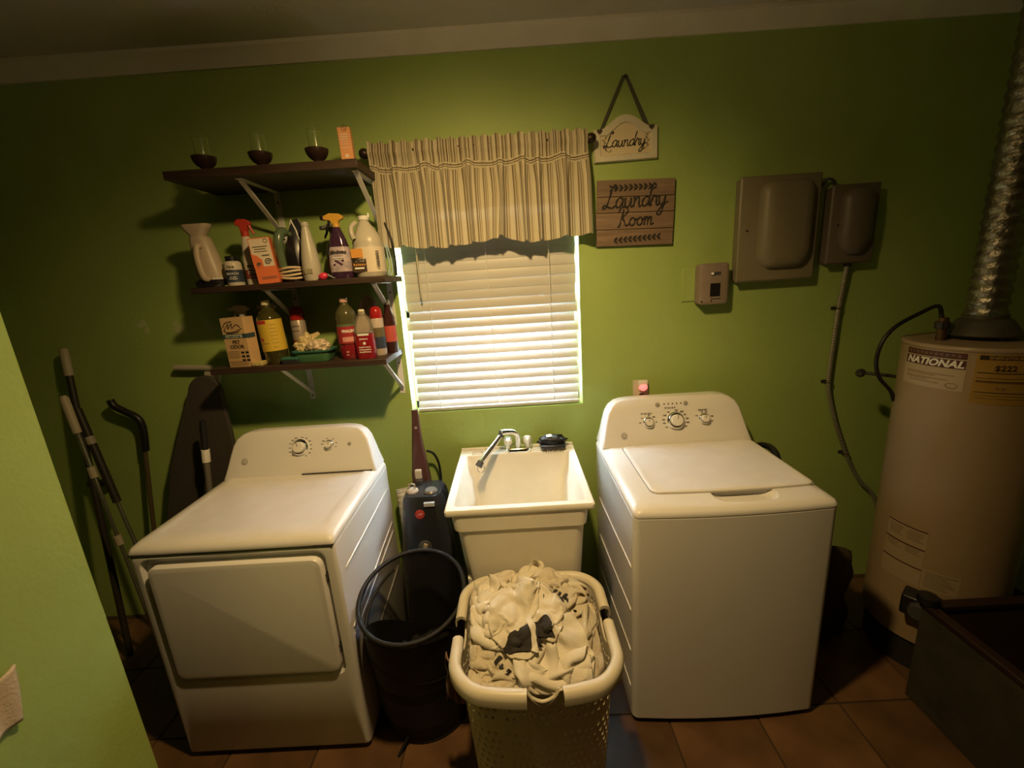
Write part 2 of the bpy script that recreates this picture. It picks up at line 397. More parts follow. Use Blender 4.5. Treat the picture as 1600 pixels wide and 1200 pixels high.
# pressed ribs on the side panels
def side_rib(root, x, s, ya, yb, za, zb, r=.0045):
    pts = [(x-s*.001, ya, za), (x, ya+.015, za+.004), (x, (ya+yb)/2, (za+zb)/2), (x, yb, zb)]
    MB().tube(catmull(pts, 4), r, 6).build('side_rib', M_WHITE, root, world=True, smooth=180)
side_rib(dr, DX1, 1, -.715, -.20, .745, .775)
side_rib(dr, DX1, 1, -.735, -.20, .520, .600)
side_rib(dr, DX1, 1, -.735, -.20, .485, .555)
side_rib(dr, DX1, 1, -.735, -.20, .30, .36)
for fx in (DX+.05, DX1-.05):
    for fy in (DY+.06, DB-.06): MB().lathe([(.018, 0), (.018, .012), (.01, .024)], 12, c=(fx, fy, 0)).build('foot', M_BLACK, dr, world=True)
vh = thing('vent_hose', 'white ribbed vent hose hanging behind the carpet cleaner', 'hose', (-.545, -.12, .10))
MB().tube(catmull([(-.556, -.10, .72), (-.548, -.12, .66), (-.545, -.12, .5), (-.548, -.115, .3), (-.55, -.11, .12)], 8), [.034+.003*(k % 2) for k in range(33)], 12).build('hose', mat('white_vent_hose', (.6, .6, .56), .6), vh, world=True, smooth=20)

# ------------------------------------------------------------------ washer
WXA, WXB, WY, WB = .3955, 1.0815, -.735, -.065
wa = thing('washing_machine', 'white top-load washing machine with three console knobs, right of the sink', 'washing machine', ((WXA+WXB)/2, (WY+WB)/2, 0))
MB().loft([pz(.02, WXA+.006, WXB-.006, WY+.006, WB, .02, .014), pz(.026, WXA, WXB, WY, WB, .024, .015), pz(.872, WXA, WXB, WY, WB, .024, .015), pz(.874, WXA+.004, WXB-.004, WY+.004, WB, .024, .015)]).build('cabinet', M_WHITE, wa, world=True, smooth=40)
MB().loft([pz(.870, WXA+.005, WXB-.005, WY+.005, WB, .02, .014), pz(.878, WXA+.005, WXB-.005, WY+.005, WB, .02, .014)]).build('deck_gap', M_DGREY, wa, world=True)
dk = MB().loft([pz(.8765, WXA, WXB, WY, WB, .022, .015), pz(.885, WXA-.001, WXB+.001, WY-.001, WB, .022, .015), pz(.897, WXA+.004, WXB-.004, WY+.006, WB, .026, .016), pz(.906, WXA+.020, WXB-.020, WY+.022, WB, .04, .014),
               pz(.911, WXA+.045, WXB-.045, WY+.050, WB-.01, .045, .008), pz(.911, WXA+.085, WXB-.085, WY+.085, WB-.03, .03)]).build('top_deck', M_WHITE, wa, world=True, smooth=60)
wl = wa.location
cut = MB().loft([ringz([(x-wl.x, y-wl.y) for x, y in rr(.215+k, .10+k, .045, 5, .795, -.668)], z) for k, z in ((-.06, .889), (-.03, .893), (0, .905), (.02, .93))])
boolean_cut(dk, cut)
lid = MB().loft([pz(.908, .487, 1.062, -.640, -.212, .03, .010), pz(.916, .487, 1.062, -.640, -.212, .03, .010), pz(.919, .491, 1.058, -.636, -.216, .03, .010), pz(.9185, .50, 1.049, -.627, -.225, .025, .010)]).build('lid', M_WHITE2, wa, world=True, smooth=40)
MB().loft([pz(.907, .483, 1.066, -.644, -.208, .03, .010), pz(.9115, .483, 1.066, -.644, -.208, .03, .010)]).build('lid_gap', M_PGREY, wa, world=True)
MB().box(.700, .885, -.648, -.600, .896, .907).build('lid_handle', mat('lid_handle_grey', (.42, .41, .38), .4), lid, world=True)
console(wa, WXA, WXB, WB, -.208, .908, 1.108, .075)
WA_ = 20
knob(wa, (.618, -.172, 1.010), .0225, .025, WA_, M_CHROME, tick=10)
knob(wa, (.741, -.171, 1.011), .035, .032, WA_, M_CHROME, tick=-15)
knob(wa, (.871, -.171, 1.012), .0225, .025, WA_, M_CHROME, tick=5)
dial_marks(wa, (.618, -.173, 1.010), .032, WA_, (0, 50, 90, 140, 180), .010)
dial_marks(wa, (.741, -.173, 1.011), .047, WA_, (-35, -12, 10, 35, 60, 90, 120, 145, 170, 190, 215), .014)
dial_marks(wa, (.871, -.173, 1.012), .032, WA_, (-20, 20, 80, 100, 150), .010)
def wtxt(s, size, x, y, z): scribble(len(s)*.0048, .008, T(x-wl.x, y-wl.y, z) @ RX(90-WA_), M_PRINT, wa, len(s))
wtxt('Soil Level', .008, .612, -.1565, 1.047); wtxt('Load Size', .008, .870, -.1565, 1.050); wtxt('Deep Rinse', .008, .722, -.149, 1.066)
wtxt('Deep Fill', .008, .615, -.1415, 1.081); wtxt('Start', .008, .83, -.1385, 1.083)
for x in (.667, .795): MB().lathe([(.0105, 0), (.0105, .002), (.009, .003)], 20, M=T(x, -.1435, 1.081) @ RX(90-WA_)).build('button', M_PGREY, wa, world=True)
for k in range(5): MB().box(.695+.019*k, .700+.019*k, -.1445, -.1425, 1.080, 1.086, M=None).build('indicator', M_PRINT, wa, world=True, smooth=0)
badge(wa, (.503, -.193, .960), WA_)
for za, zb in ((.665, .625), (.484, .425), (.306, .24), (.145, .08)): side_rib(wa, WXA, -1, -.695, -.15, za, zb+.01, .004)
for fx in (WXA+.05, WXB-.05):
    for fy in (WY+.06, WB-.06): MB().lathe([(.018, 0), (.018, .012), (.01, .024)], 12, c=(fx, fy, 0)).build('foot', M_BLACK, wa, world=True)
MB().tube(catmull([(1.10, -.10, .80), (1.14, -.16, .86), (1.135, -.26, .885), (1.115, -.34, .86), (1.10, -.40, .74), (1.10, -.38, .50)], 8), .014, 10).build('drain_hose', M_BLACK, wa, world=True, smooth=180, label='black drain hose')

# ------------------------------------------------------------------ utility sink
sk = thing('utility_sink', 'cream plastic utility sink between dryer and washing machine', 'sink', (.0135, -.32, 0))
X0, X1, Y0, Y1, ZT = -.264, .291, -.6106, -.022, .872
def q(x0, x1, y0, y1, r, z): return ringz(rr(x1-x0, y1-y0, r, 4, (x0+x1)/2, (y0+y1)/2), z)
tb = MB().loft([q(-.200, .232, -.575, -.07, .05, .535), q(-.208, .242, -.590, -.06, .05, .55), q(-.225, .254, -.597, -.045, .035, .776), q(-.236, .262, -.604, -.042, .03, .782), q(-.242, .268, -.604, -.038, .03, .83), q(-.244, .270, -.604, -.036, .03, .846),
                q(X0+.002, X1-.002, Y0+.002, Y1, .012, .848), q(X0, X1, Y0, Y1, .012, .853), q(X0, X1, Y0, Y1, .012, .867), q(X0+.004, X1-.004, Y0+.004, Y1-.004, .012, .872),
                q(-.232, .262, -.580, -.105, .016, .872), q(-.228, .258, -.576, -.109, .018, .866), q(-.218, .249, -.566, -.116, .022, .79), q(-.206, .238, -.554, -.124, .028, .775), q(-.190, .223, -.535, -.140, .04, .57), q(-.165, .198, -.505, -.17, .06, .555)]).build('tub', M_TUB, sk, world=True, smooth=40)
MB().box(-.262, .289, -.040, -.0215, .872, .880).build('rear_lip', M_TUB, sk, world=True, bevel=.003)
MB().lathe([(.03, .556), (.03, .559), (.022, .5595)], 20, c=(.015, -.33, 0)).build('drain', M_CHROME, sk, world=True)
MB().loft([q(-.205, -.150, -.100, -.060, .006, .8722), q(-.205, -.150, -.100, -.060, .006, .8745), q(-.200, -.155, -.096, -.064, .006, .8745), q(-.199, -.156, -.095, -.065, .006, .8728)]).build('soap_dish', mat('soap_dish', (.62, .52, .40), .5, dark=(.35, .25, .15), dthr=.5), sk, world=True)
for lx in (-.175, .20):
    for ly in (-.55, -.12):
        MB().loft([q(lx-.022, lx+.022, ly-.022, ly+.022, .006, 0), q(lx-.03, lx+.03, ly-.03, ly+.03, .006, .56)]).build('leg', M_PLASTIC, sk, world=True)
# faucet on the rear ledge
fb = MB().loft([q(-.046, .086, -.105, -.055, .024, .872), q(-.046, .086, -.105, -.055, .024, .884), q(-.038, .078, -.100, -.060, .02, .890)]).build('faucet', M_CHROME, sk, world=True, smooth=40, label='chrome two-handle faucet with pull-out sprayer')
for kx in (-.027, .066):
    MB().lathe([(.012, .888), (.012, .905), (.019, .908), (.022, .922), (.0215, .936), (.015, .944), (.004, .946)], 10, c=(kx, -.08, 0)).build('tap_handle', mat('clear_acrylic', (.80, .78, .72), .1, metal=.55), fb, world=True, smooth=20)
MB().tube(catmull([(.020, -.080, .885), (.020, -.080, .93), (.016, -.083, .958), (-.004, -.093, .974), (-.035, -.107, .981), (-.055, -.115, .981)], 6), [.015]*8+[.0145]*23, 14).build('spout', M_CHROME, fb, world=True, smooth=180)
MB().tube([(-.052, -.110, .990), (-.060, -.122, .962)], .0135, 14).build('swivel', M_DGREY, fb, world=True)
MB().tube(catmull([(-.058, -.120, .968), (-.095, -.160, .935), (-.135, -.205, .900), (-.152, -.223, .885)], 5), [.012]*6+[.0135]*10, 14).build('spray_wand', M_CHROME, fb, world=True, smooth=180)
MB().tube([(-.150, -.222, .890), (-.163, -.235, .872)], [.015, .017], 14).build('spray_head', M_DGREY, fb, world=True)
MB().tube([(-.152+.017*cos(t), -.24+.006*sin(t), .862+.015*sin(t)) for t in [2*pi*k/20 for k in range(20)]], .0022, 6, closed=True).build('wire_ring', M_CHROME, fb, world=True, smooth=180)
# black brush on the ledge
br = thing('scrub_brush', 'black scrub brush in torn black wrap on the sink ledge', 'brush', (.185, -.075, .872))
def lump(nx, a, b, h, seed, amp=.15, n=20):
    def f(u, v):
        th = 2*pi*u; ph = pi*v; s = Vector((cos(th)*sin(ph), sin(th)*sin(ph), cos(ph)))
        k = 1+amp*noise.noise(s*2.2+Vector((seed, 0, 0)))*1.6+amp*.5*noise.noise(s*6+Vector((0, seed, 0)))
        return (a*k*s.x, b*k*s.y, h*(k*s.z))
    return f
M_WRAP = mat('black_wrap', (.012, .012, .013), .28, bump=.5, bscale=70)
MB().grid(lump(0, .068, .034, .028, 3, .22), 28, 14, M=T(0, 0, .040)).build('wrap', M_WRAP, br, smooth=60)
for k in range(9):
    MB().box(-.046+.011*k, -.041+.011*k, -.042, -.026, 0, .026).build('bristle_tuft', mat('bristle', (.10, .06, .05), .8), br, smooth=0)
MB().box(-.058, .060, -.044, .02, .012, .030).build('brush_block', M_BLACK, br, bevel=.006)
MB().box(-.016, .010, -.012, .006, 0, .002, M=T(-.012, -.01, .0705) @ RX(20) @ RZ(6)).build('paper_label', M_WPRINT, br)

# ------------------------------------------------------------------ window blinds
bl = thing('window_blind', 'white horizontal slat blinds lowered over the window', 'blinds', (-.0625, .035, WZ0+.004))
M_SLAT = mat('white_slat', (.53, .525, .50), .42)
def slat_fn(u, v):
    t = v-.5; return ((u-.5)*.795, t*.050, .0022*(1-(2*t)**2))
sm_ = MB().grid(slat_fn, 2, 6)
top = list(sm_.v); nt_ = len(top)
sm_.v += [(x, y, z-.0026) for x, y, z in top]; sm_.f += [tuple(reversed([i+nt_ for i in f])) for f in list(sm_.f)]
def border(nu, nv):
    w = nu+1; b = [i for i in range(w)]+[j*w+nu for j in range(1, nv+1)]+[nv*w+i for i in range(nu-1, -1, -1)]+[j*w for j in range(nv-1, 0, -1)]
    return b
bd = border(2, 6)
sm_.f += [(bd[i], bd[(i+1) % len(bd)], bd[(i+1) % len(bd)]+nt_, bd[i]+nt_) for i in range(len(bd))]
sme = sm_.mesh('slat', 30); sme.materials.append(M_SLAT)
jit = {9: -.010, 8: .008, 10: .004, 3: .003, 12: -.003, 6: .004}
NS = 20; SP = .0438
for k in range(NS):
    z = .030+SP*k
    open_ = 61 if k < 8 else 61+(k-7)*5.0
    tilt = -min(open_, 85)+random.uniform(-1.2, 1.2)
    child('slat', sme, bl, (jit.get(k, random.uniform(-.002, .002)), 0, z), (rad(-tilt), 0, random.uniform(-.0015, .0015)))
MB().box(-.40, .40, -.020, .028, .030+SP*NS-.012, .030+SP*NS+.038).build('headrail', M_SLAT, bl, bevel=.003)
MB().box(-.40, .40, -.026, .026, -.002, .016).build('bottom_rail', M_SLAT, bl, bevel=.006)
M_CORD = mat('blind_cord', (.82, .80, .76), .7)
for cxx in (-.285, .275):
    for cy in (-.0285, .030): MB().tube([(cxx, cy, .012), (cxx+.004*(cy > 0), cy, .03+SP*NS)], .0014, 5).build('ladder_cord', M_CORD, bl)
MB().tube(catmull([(.0, -.0295, .012), (-.006, -.03, .4), (-.010, -.0295, .9)], 4), .0012, 5).build('lift_cord', M_CORD, bl)
MB().tube([(-.320, -.045, .93), (-.318, -.047, .62), (-.316, -.047, .55)], [.004, .004, .0045], 6).build('tilt_wand', mat('wand', (.50, .44, .34), .4), bl)

# ------------------------------------------------------------------ valance and its rod
rod = thing('curtain_rod', 'dark curtain rod with ball finials above the window', 'curtain rod', (-.07, -.07, 2.22))
M_ROD = mat('bronze_rod', (.045, .030, .022), .4, metal=.5)
MB().tube([(-.45, 0, 0), (.45, 0, 0)], .008, 12).build('rod', M_ROD, rod)
for sx in (-1, 1):
    MB().lathe([(.002, -.022), (.012, -.019), (.019, -.008), (.020, 0), (.019, .008), (.012, .018), (.008, .022), (.010, .026)], 16, M=T(sx*.468, 0, 0) @ RY(-90*sx)).build('finial', M_ROD, rod, smooth=60)
    MB().box(sx*.437-.006, sx*.437+.006, 0, .07, -.006, .006).build('bracket', M_ROD, rod, bevel=.002)
def valance_mat():
    m = bpy.data.materials.new('striped_fabric'); m.use_nodes = True; nt = m.node_tree; N = nt.nodes; L = nt.links
    b = N['Principled BSDF']; b.inputs['Roughness'].default_value = .9; b.inputs['Sheen Weight'].default_value = .2
    uv = N.new('ShaderNodeUVMap'); uv.uv_map = 'uv'; sp = N.new('ShaderNodeSeparateXYZ'); L.new(uv.outputs[0], sp.inputs[0])
    def stripes(src, n, stops):
        a = N.new('ShaderNodeMath'); a.operation = 'MULTIPLY'; a.inputs[1].default_value = n; L.new(src, a.inputs[0])
        f = N.new('ShaderNodeMath'); f.operation = 'FRACT'; L.new(a.outputs[0], f.inputs[0])
        r = N.new('ShaderNodeValToRGB'); r.color_ramp.interpolation = 'CONSTANT'; E = r.color_ramp.elements
        E[0].position = 0; E[0].color = stops[0][1]; E[1].position = stops[1][0]; E[1].color = stops[1][1]
        for p, c in stops[2:]: e = E.new(p); e.color = c
        L.new(f.outputs[0], r.inputs[0]); return r.outputs[0]
    A = (.60, .54, .38, 1); B = (.15, .11, .06, 1); Cc = (.38, .32, .20, 1)
    v = stripes(sp.outputs[0], 30, [(0, A), (.30, B), (.40, Cc), (.50, A), (.57, B), (.66, A), (.74, Cc), (.88, A)])
    h = stripes(sp.outputs[1], 1, [(0, A), (.735, B), (.745, A), (.757, B), (.767, A)])
    mask = stripes(sp.outputs[1], 1, [(0, (0, 0, 0, 1)), (.722, (1, 1, 1, 1)), (.782, (0, 0, 0, 1))])
    mx = N.new('ShaderNodeMixRGB'); L.new(mask, mx.inputs[0]); L.new(v, mx.inputs[1]); L.new(h, mx.inputs[2])
    L.new(mx.outputs[0], b.inputs['Base Color'])
    # cotton lets some of the window light through
    t = N.new('ShaderNodeBsdfTranslucent'); L.new(mx.outputs[0], t.inputs[0]); ms = N.new('ShaderNodeMixShader'); ms.inputs[0].default_value = .18
    L.new(b.outputs[0], ms.inputs[1]); L.new(t.outputs[0], ms.inputs[2]); L.new(ms.outputs[0], N['Material Output'].inputs['Surface'])
    return m
va = thing('valance_curtain', 'tan and brown striped valance gathered on the rod over the window', 'curtain', (-.07, -.075, 1.84))
def val_fn(u, v):
    x = -.445+.90*u
    w = u+.016*sin(17*u+.5)+.010*sin(41*u+1)+.012*sin(8*u)
    a = 2*pi*9.3*w
    fold = sin(a)+.40*sin(2*pi*17.7*w+1.3)+.22*sin(2*pi*29*w+.4)
    fold = math.tanh(1.5*fold)                       # flat-topped pleats with sharp valleys
    top = sin(2*pi*38*w)+.7*sin(2*pi*57*u+2)+.4*sin(2*pi*83*u)
    low = min(1, max(0, (.82-v)/.25))
    y = -.024*fold*low*(.75+.25*(1-v))-.0045*top*min(1, max(0, (v-.55)/.3))-.006*fold*(1-low)
    x += .010*cos(a)*low*(1-.4*v)+.004*cos(2*pi*38*w)*min(1, max(0, (v-.55)/.3))
    hem = .007*sin(2*pi*2.3*u+.6)+.004*fold
    b1 = math.exp(-((u-.545)/.03)**2)
    hem += .010*b1+.022*math.exp(-((u-.605)/.035)**2)
    lo = max(0, 1-v/.45)
    y -= .022*b1*lo; x -= .020*math.exp(-((u-.575)/.045)**2)*lo
    x += .012*(1-v)*(u-.35)
    band = .005*sin(a*.5+1)+.004*sin(a)
    z = hem*(1-v)**2+.415*v+band*math.exp(-((v-.75)/.12)**2)+.005*sin(2*pi*19*u+1)*(v > .94)
    return (x, y-.010*math.exp(-((v-.905)/.035)**2)-.006, z)
vob = MB().grid(val_fn, 360, 40, uv=True).build('fabric', valance_mat(), va, smooth=180)
def val_back(u, v):
    x, y, z = val_fn(u, .86+.10*v); bz = .38+.035*(v-.5)*2
    return (x, .016-.002*sin(2*pi*34*u), .357+.055*v)
MB().grid(val_back, 160, 3, uv=True).build('rod_pocket', vob.data.materials[0], va, smooth=180)

# ------------------------------------------------------------------ lettering strokes for the two signs
GL = {'L': (.52, [[(.44, .86), (.52, 1.0), (.42, 1.04), (.30, .82), (.21, .42), (.10, .06), (-.02, -.02), (-.08, .06), (.04, .13), (.22, .04), (.40, 0), (.54, .10)]]),
      'a': (.46, [[(.38, .38), (.22, .46), (.08, .32), (.06, .12), (.16, 0), (.30, .1), (.38, .40)], [(.38, .42), (.37, .15), (.42, .02), (.52, .08)]]),
      'u': (.43, [[(.0, .3), (.05, .42), (.04, .15), (.12, 0), (.25, .08), (.33, .42)], [(.33, .42), (.32, .12), (.38, 0), (.48, .1)]]),
      'n': (.42, [[(.02, .36), (.06, .42), (.05, 0)], [(.05, .18), (.15, .4), (.26, .42), (.3, .25), (.3, .08), (.36, 0), (.46, .1)]]),
      'd': (.46, [[(.36, .36), (.22, .44), (.07, .3), (.06, .1), (.16, 0), (.3, .1), (.38, .4)], [(.48, 1.0), (.41, .6), (.37, .15), (.42, 0), (.52, .08)]]),
      'r': (.36, [[(-.02, .08), (.08, .40), (.12, .48), (.18, .40), (.28, .41), (.27, .15), (.33, 0), (.42, .1)]]),
      'y': (.46, [[(0, .34), (.05, .42), (.05, .15), (.14, .02), (.26, .12), (.34, .42)], [(.34, .42), (.30, 0), (.20, -.38), (.06, -.44), (.03, -.3), (.20, -.08), (.50, .16)]]),
      'R': (.62, [[(.26, .92), (.20, .5), (.10, .02), (0, -.02)], [(0, .72), (.08, .95), (.32, 1.02), (.50, .86), (.40, .62), (.20, .50)], [(.20, .50), (.34, .28), (.48, .02), (.64, .12)]]),
      'o': (.42, [[(.2, .44), (.06, .3), (.06, .12), (.18, 0), (.32, .12), (.32, .32), (.2, .44)], [(.28, .38), (.40, .32), (.46, .38)]]),
      'm': (.56, [[(.0, .36), (.04, .42), (.04, 0)], [(.04, .2), (.14, .42), (.22, .38), (.22, 0)], [(.22, .22), (.32, .42), (.40, .38), (.40, .1), (.46, 0), (.56, .1)]])}
def script(word, size, cx, z, y, m, parent, rot=0, r=.0035, slant=.12):
    w = sum(GL[c][0] for c in word)*size; x = -w/2
    for c in word:
        adv, st = GL[c]; mb = MB()
        for s in st:
            p = catmull([(x+(a+slant*b)*size, 0, b*size) for a, b in s], 5)
            rs = [r*(.62+.5*abs(sin(i*.45))) for i in range(len(p))]
            mb.tube([(cx+v.x*cos(rot)-v.z*sin(rot), y, z+v.x*sin(rot)+v.z*cos(rot)) for v in p], rs, 6)
        o = mb.build('letter', m, parent, smooth=180); sc = .25
        for v in o.data.vertices: v.co.y = y+(v.co.y-y)*sc
        x += adv*size
def sprig(cx, z, y, L_, n, m, parent, flip=1, lw=.012, rot=0):
    for i in range(n+1):
        t = i/n-.5; x = cx+t*L_; zz = z+rot*t*L_
        for s in (-1, 1):
            a = (.5 if flip > 0 else pi-.5)*1; dx, dz = cos(a)*flip/abs(flip)*1, s*sin(.55)
            dx = cos(.75)*flip
            o = [(x, zz), (x+dx*lw*.25, zz+dz*lw*.85), (x+dx*lw*1.15, zz+dz*lw*1.45), (x+dx*lw*1.0, zz+dz*lw*.45)]
            MB().prism(o, y-.0008, y+.0004).build('leaf', m, parent, smooth=0)
    MB().tube([(cx-L_/2, y, z-rot*L_/2), (cx+L_/2+.6*lw*flip, y, z+rot*L_/2)], .0012, 5).build('stem', m, parent)

# plank sign
ps = thing('plank_sign', 'wooden plank sign reading Laundry Room in black script', 'sign', (.598, -.001, 1.926), rot=(0, rad(1.6), 0))
M_PLANK = wood_mat('sign_plank_wood', (.155, .100, .064), (.27, .185, .12), .7)
zz = [.138, .069, .0035, -.066, -.136]
for i in range(4):
    w0 = -.171+random.uniform(-.003, .003); w1 = .170+random.uniform(-.003, .003)
    MB().box(w0, w1, -.018, -.006, zz[i+1]+.0012, zz[i]-.0012).build('plank', M_PLANK, ps, bevel=.0015)
for x in (-.11, .11): MB().box(x-.02, x+.02, -.006, 0, -.12, .12).build('backing_slat', M_PLANK, ps)
script('Laundry', .088, -.002, .026, -.0185, M_INK, ps, rot=rad(1.5), r=.0042)
script('Room', .078, .0, -.052, -.0185, M_INK, ps, rot=rad(1.5), r=.0040)
sprig(-.005, .105, -.0185, .19, 9, M_INK, ps, -1, .020, .03)
sprig(.002, -.106, -.0185, .19, 9, M_INK, ps, 1, .020, .06)
# hanging sign on a ribbon
hs = thing('hanging_sign', 'cream arched sign reading Laundry hung from a dark ribbon', 'sign', (.556, -.001, 2.205), rot=(0, rad(-.8), 0))
def arch(w, h0, hs_, n=24, z0=-.066):
    p = [(w/2, z0), (w/2, h0)]
    for k in range(1, n):
        t = k/n; x = w/2-w*t; c = max(0, cos((t-.5)*pi*1.35)); p.append((x, h0+hs_*(c**1.3)))
    p += [(-w/2, h0), (-w/2, z0)]; return p
M_CREAM = mat('cream_sign_paint', (.66, .62, .48), .6, var=.08, dark=(.36, .30, .18), dthr=.70, vscale=20)
M_PANEL = mat('sign_panel_cream', (.70, .60, .40), .6, var=.05)
MB().prism(arch(.270, .062, .050), -.014, 0).build('backboard', M_CREAM, hs, bevel=.002, smooth=20)
outer = arch(.266, .060, .049, z0=-.064); inner = arch(.212, .034, .045, z0=-.040)
rg = [[(x, -.014, z) for x, z in outer], [(x*.985, -.020, z) for x, z in outer], [(x*1.03, -.020, z+(.003 if z > 0 else -.003)) for x, z in inner], [(x, -.0135, z) for x, z in inner]]
MB().loft(rg, (0, 0)).build('frame_moulding', M_CREAM, hs, smooth=20)
MB().prism(inner, -.0148, -.013).build('panel', M_PANEL, hs, smooth=0)
script('Laundry', .056, -.004, -.010, -.0155, M_INK, hs, r=.0026, slant=.2)
M_VINE = mat('vine_green', (.06, .075, .03), .7)
for sx in (-1, 1):
    st = catmull([(sx*.066, 0, -.030), (sx*.088, 0, -.018), (sx*.092, 0, .008), (sx*.084, 0, .032)], 5)
    MB().tube([(v.x, -.0153, v.z) for v in st], .0009, 4).build('vine', M_VINE, hs)
    for i in range(1, len(st)-1, 2):
        v = st[i]; s = 1 if i % 4 == 1 else -1
        MB().prism([(v.x, v.z), (v.x+s*.006, v.z+.003), (v.x+s*.010, v.z+.010), (v.x+s*.003, v.z+.006)], -.0155, -.0150).build('leaf', M_VINE, hs, smooth=0)
for x, z in ((-.112, .052), (.106, .055)):
    hp = [(x+.0011*16*sin(t)**3*.62, z+.0011*(13*cos(t)-5*cos(2*t)-2*cos(3*t)-cos(4*t))*.62) for t in [2*pi*k/24 for k in range(24)]]
    MB().prism(hp, -.026, -.020).build('heart', mat('heart_wood', (.06, .045, .03), .6), hs, bevel=.001)
M_RIB = mat('grey_ribbon', (.085, .085, .055), .8)
for (xa, xb) in ((-.098, -.002), (.092, .006)):
    MB().prism([(xa-.010, .062), (xa+.008, .070), (xb+.006, .258), (xb-.008, .258)], -.008, -.006).build('ribbon', M_RIB, hs, smooth=0)
MB().lathe([(.004, 0), (.004, .012), (.006, .014)], 10, M=T(.002, -.001, .252) @ RX(90)).build('nail', M_SCREW, hs)

# ------------------------------------------------------------------ electrical boxes on the wall
def panel(name, label, x0, x1, z0, z1, d, bx0, bx1, bz0, bz1, m):
    t = thing(name, label, 'electrical box', ((x0+x1)/2, 0, z0))
    MB().box(x0, x1, -d*.55, 0, z0, z1).build('box', m, t, bevel=.004, world=True)
    MB().loft([xzr(x0-.006, x1+.006, z0-.006, z1+.006, .006, -d*.55), xzr(x0-.006, x1+.006, z0-.006, z1+.006, .006, -d*.62), xzr(x0, x1, z0, z1, .006, -d*.68)]).build('cover', m, t, bevel=0, world=True)
    # bulged door with a rounded lower end
    R = []
    for dy, ins in ((0, 0), (.30, .003), (.62, .012), (.85, .028), (1, .055)):
        w, h = bx1-bx0-2*ins, bz1-bz0-2*ins*.8
        p = rr(w, h, .05-ins*.4, 6, (bx0+bx1)/2, (bz0+bz1)/2)
        p = [(x, z+(.03*(1-((x-(bx0+bx1)/2)/(w/2))**2)*-1 if z < bz0+.08 else 0)) for x, z in p]
        R.append([(x, -d*.68-.045*dy, z) for x, z in p])
    MB().loft(R).build('bulged_door', m, t, world=True, smooth=60)
    MB().lathe([(.004, 0), (.004, .003)], 10, M=T(x0+.03, -d*.68, (z0+z1)/2) @ RX(90)).build('screw', M_SCREW, t, world=True)
    return t
panel('breaker_panel', 'larger grey electrical panel with a bulged cover on the green wall', 1.040, 1.372, 1.606, 2.030, .085, 1.115, 1.345, 1.675, 2.015, mat('panel_olive_grey', (.20, .175, .11), .45, var=.04))
panel('disconnect_box', 'smaller dark grey electrical box right of the larger panel', 1.432, 1.625, 1.660, 1.975, .085, 1.465, 1.605, 1.72, 1.965, mat('panel_dark_grey', (.13, .105, .075), .45, var=.04))
MB().tube(catmull([(1.40, -.02, 1.985), (1.42, -.03, 2.01), (1.445, -.03, 2.0), (1.455, -.02, 1.98)], 5), .006, 8).build('box_cable', M_DGREY, bpy.data.objects['disconnect_box'], world=True)
bp_ = MB().box(.818, .895, -.006, 0, 1.528, 1.676).build('blank_wall_plate', M_WALL, bevel=.002); tag(bp_, 'blank wall plate painted green beside the small grey switch box', 'wall plate')
sb = thing('switch_box', 'small grey switch box with a dark window left of the panels', 'electrical box', (.935, -.0, 1.515))
M_SWB = mat('switch_box_grey', (.26, .205, .16), .55, var=.08)
MB().box(.872, 1.000, -.055, 0, 1.515, 1.690).build('box', M_SWB, sb, bevel=.012, world=True)
MB().loft([xzr(.872, 1.000, 1.513, 1.692, .014, -.052), xzr(.872, 1.000, 1.513, 1.692, .014, -.062), xzr(.882, .990, 1.523, 1.682, .010, -.068)]).build('cover', M_SWB, sb, world=True)
MB().box(.918, .962, -.0695, -.066, 1.548, 1.605).build('window', M_BLACK, sb, world=True)
MB().box(.919, .961, -.075, -.066, 1.540, 1.547).build('window_sill', M_SWB, sb, world=True)
MB().box(.918, .962, -.0695, -.066, 1.640, 1.654).build('slot', M_DGREY, sb, world=True)
MB().lathe([(.006, 0), (.006, .007), (.004, .009)], 12, M=T(.924, -.069, 1.647) @ RX(90)).build('switch_knob', M_WPRINT, sb, world=True)
for x, z in ((.882, 1.528), (.925, 1.528)): MB().lathe([(.0035, 0), (.0035, .003)], 8, M=T(x, -.066, z) @ RX(90)).build('screw', M_SCREW, sb, world=True)
# flexible metal conduit
cdt = thing('metal_conduit', 'flexible metal conduit running down the wall from the small electrical box', 'conduit', (1.545, -.02, 1.66))
path = catmull([(1.545, -.03, 1.665), (1.540, -.026, 1.56), (1.535, -.022, 1.46), (1.530, -.022, 1.30), (1.527, -.022, 1.19), (1.530, -.022, 1.08), (1.560, -.022, .97), (1.600, -.022, .86), (1.680, -.022, .68), (1.75, -.022, .57), (1.82, -.022, .495), (1.86, -.022, .40)], 22)
MB().tube(path, [.0105 if k % 2 else .0085 for k in range(len(path))], 8).build('armoured_cable', mat('dull_zinc', (.42, .40, .34), .38, metal=.7), cdt, world=True, smooth=0)
MB().tube([(1.545, -.03, 1.672), (1.545, -.03, 1.640)], [.016, .014], 10).build('connector', M_SCREW, cdt, world=True)
for (x, z) in ((1.535, 1.455), (1.528, 1.105), (1.655, .73)):
    MB().box(x-.022, x+.022, -.006, 0, z-.007, z+.007).build('strap', M_SCREW, cdt, world=True, bevel=.002)
    MB().tube([(x-.013, -.004, z), (x-.010, -.026, z), (x, -.034, z), (x+.010, -.026, z), (x+.013, -.004, z)], .004, 6).build('strap', M_SCREW, cdt, world=True)
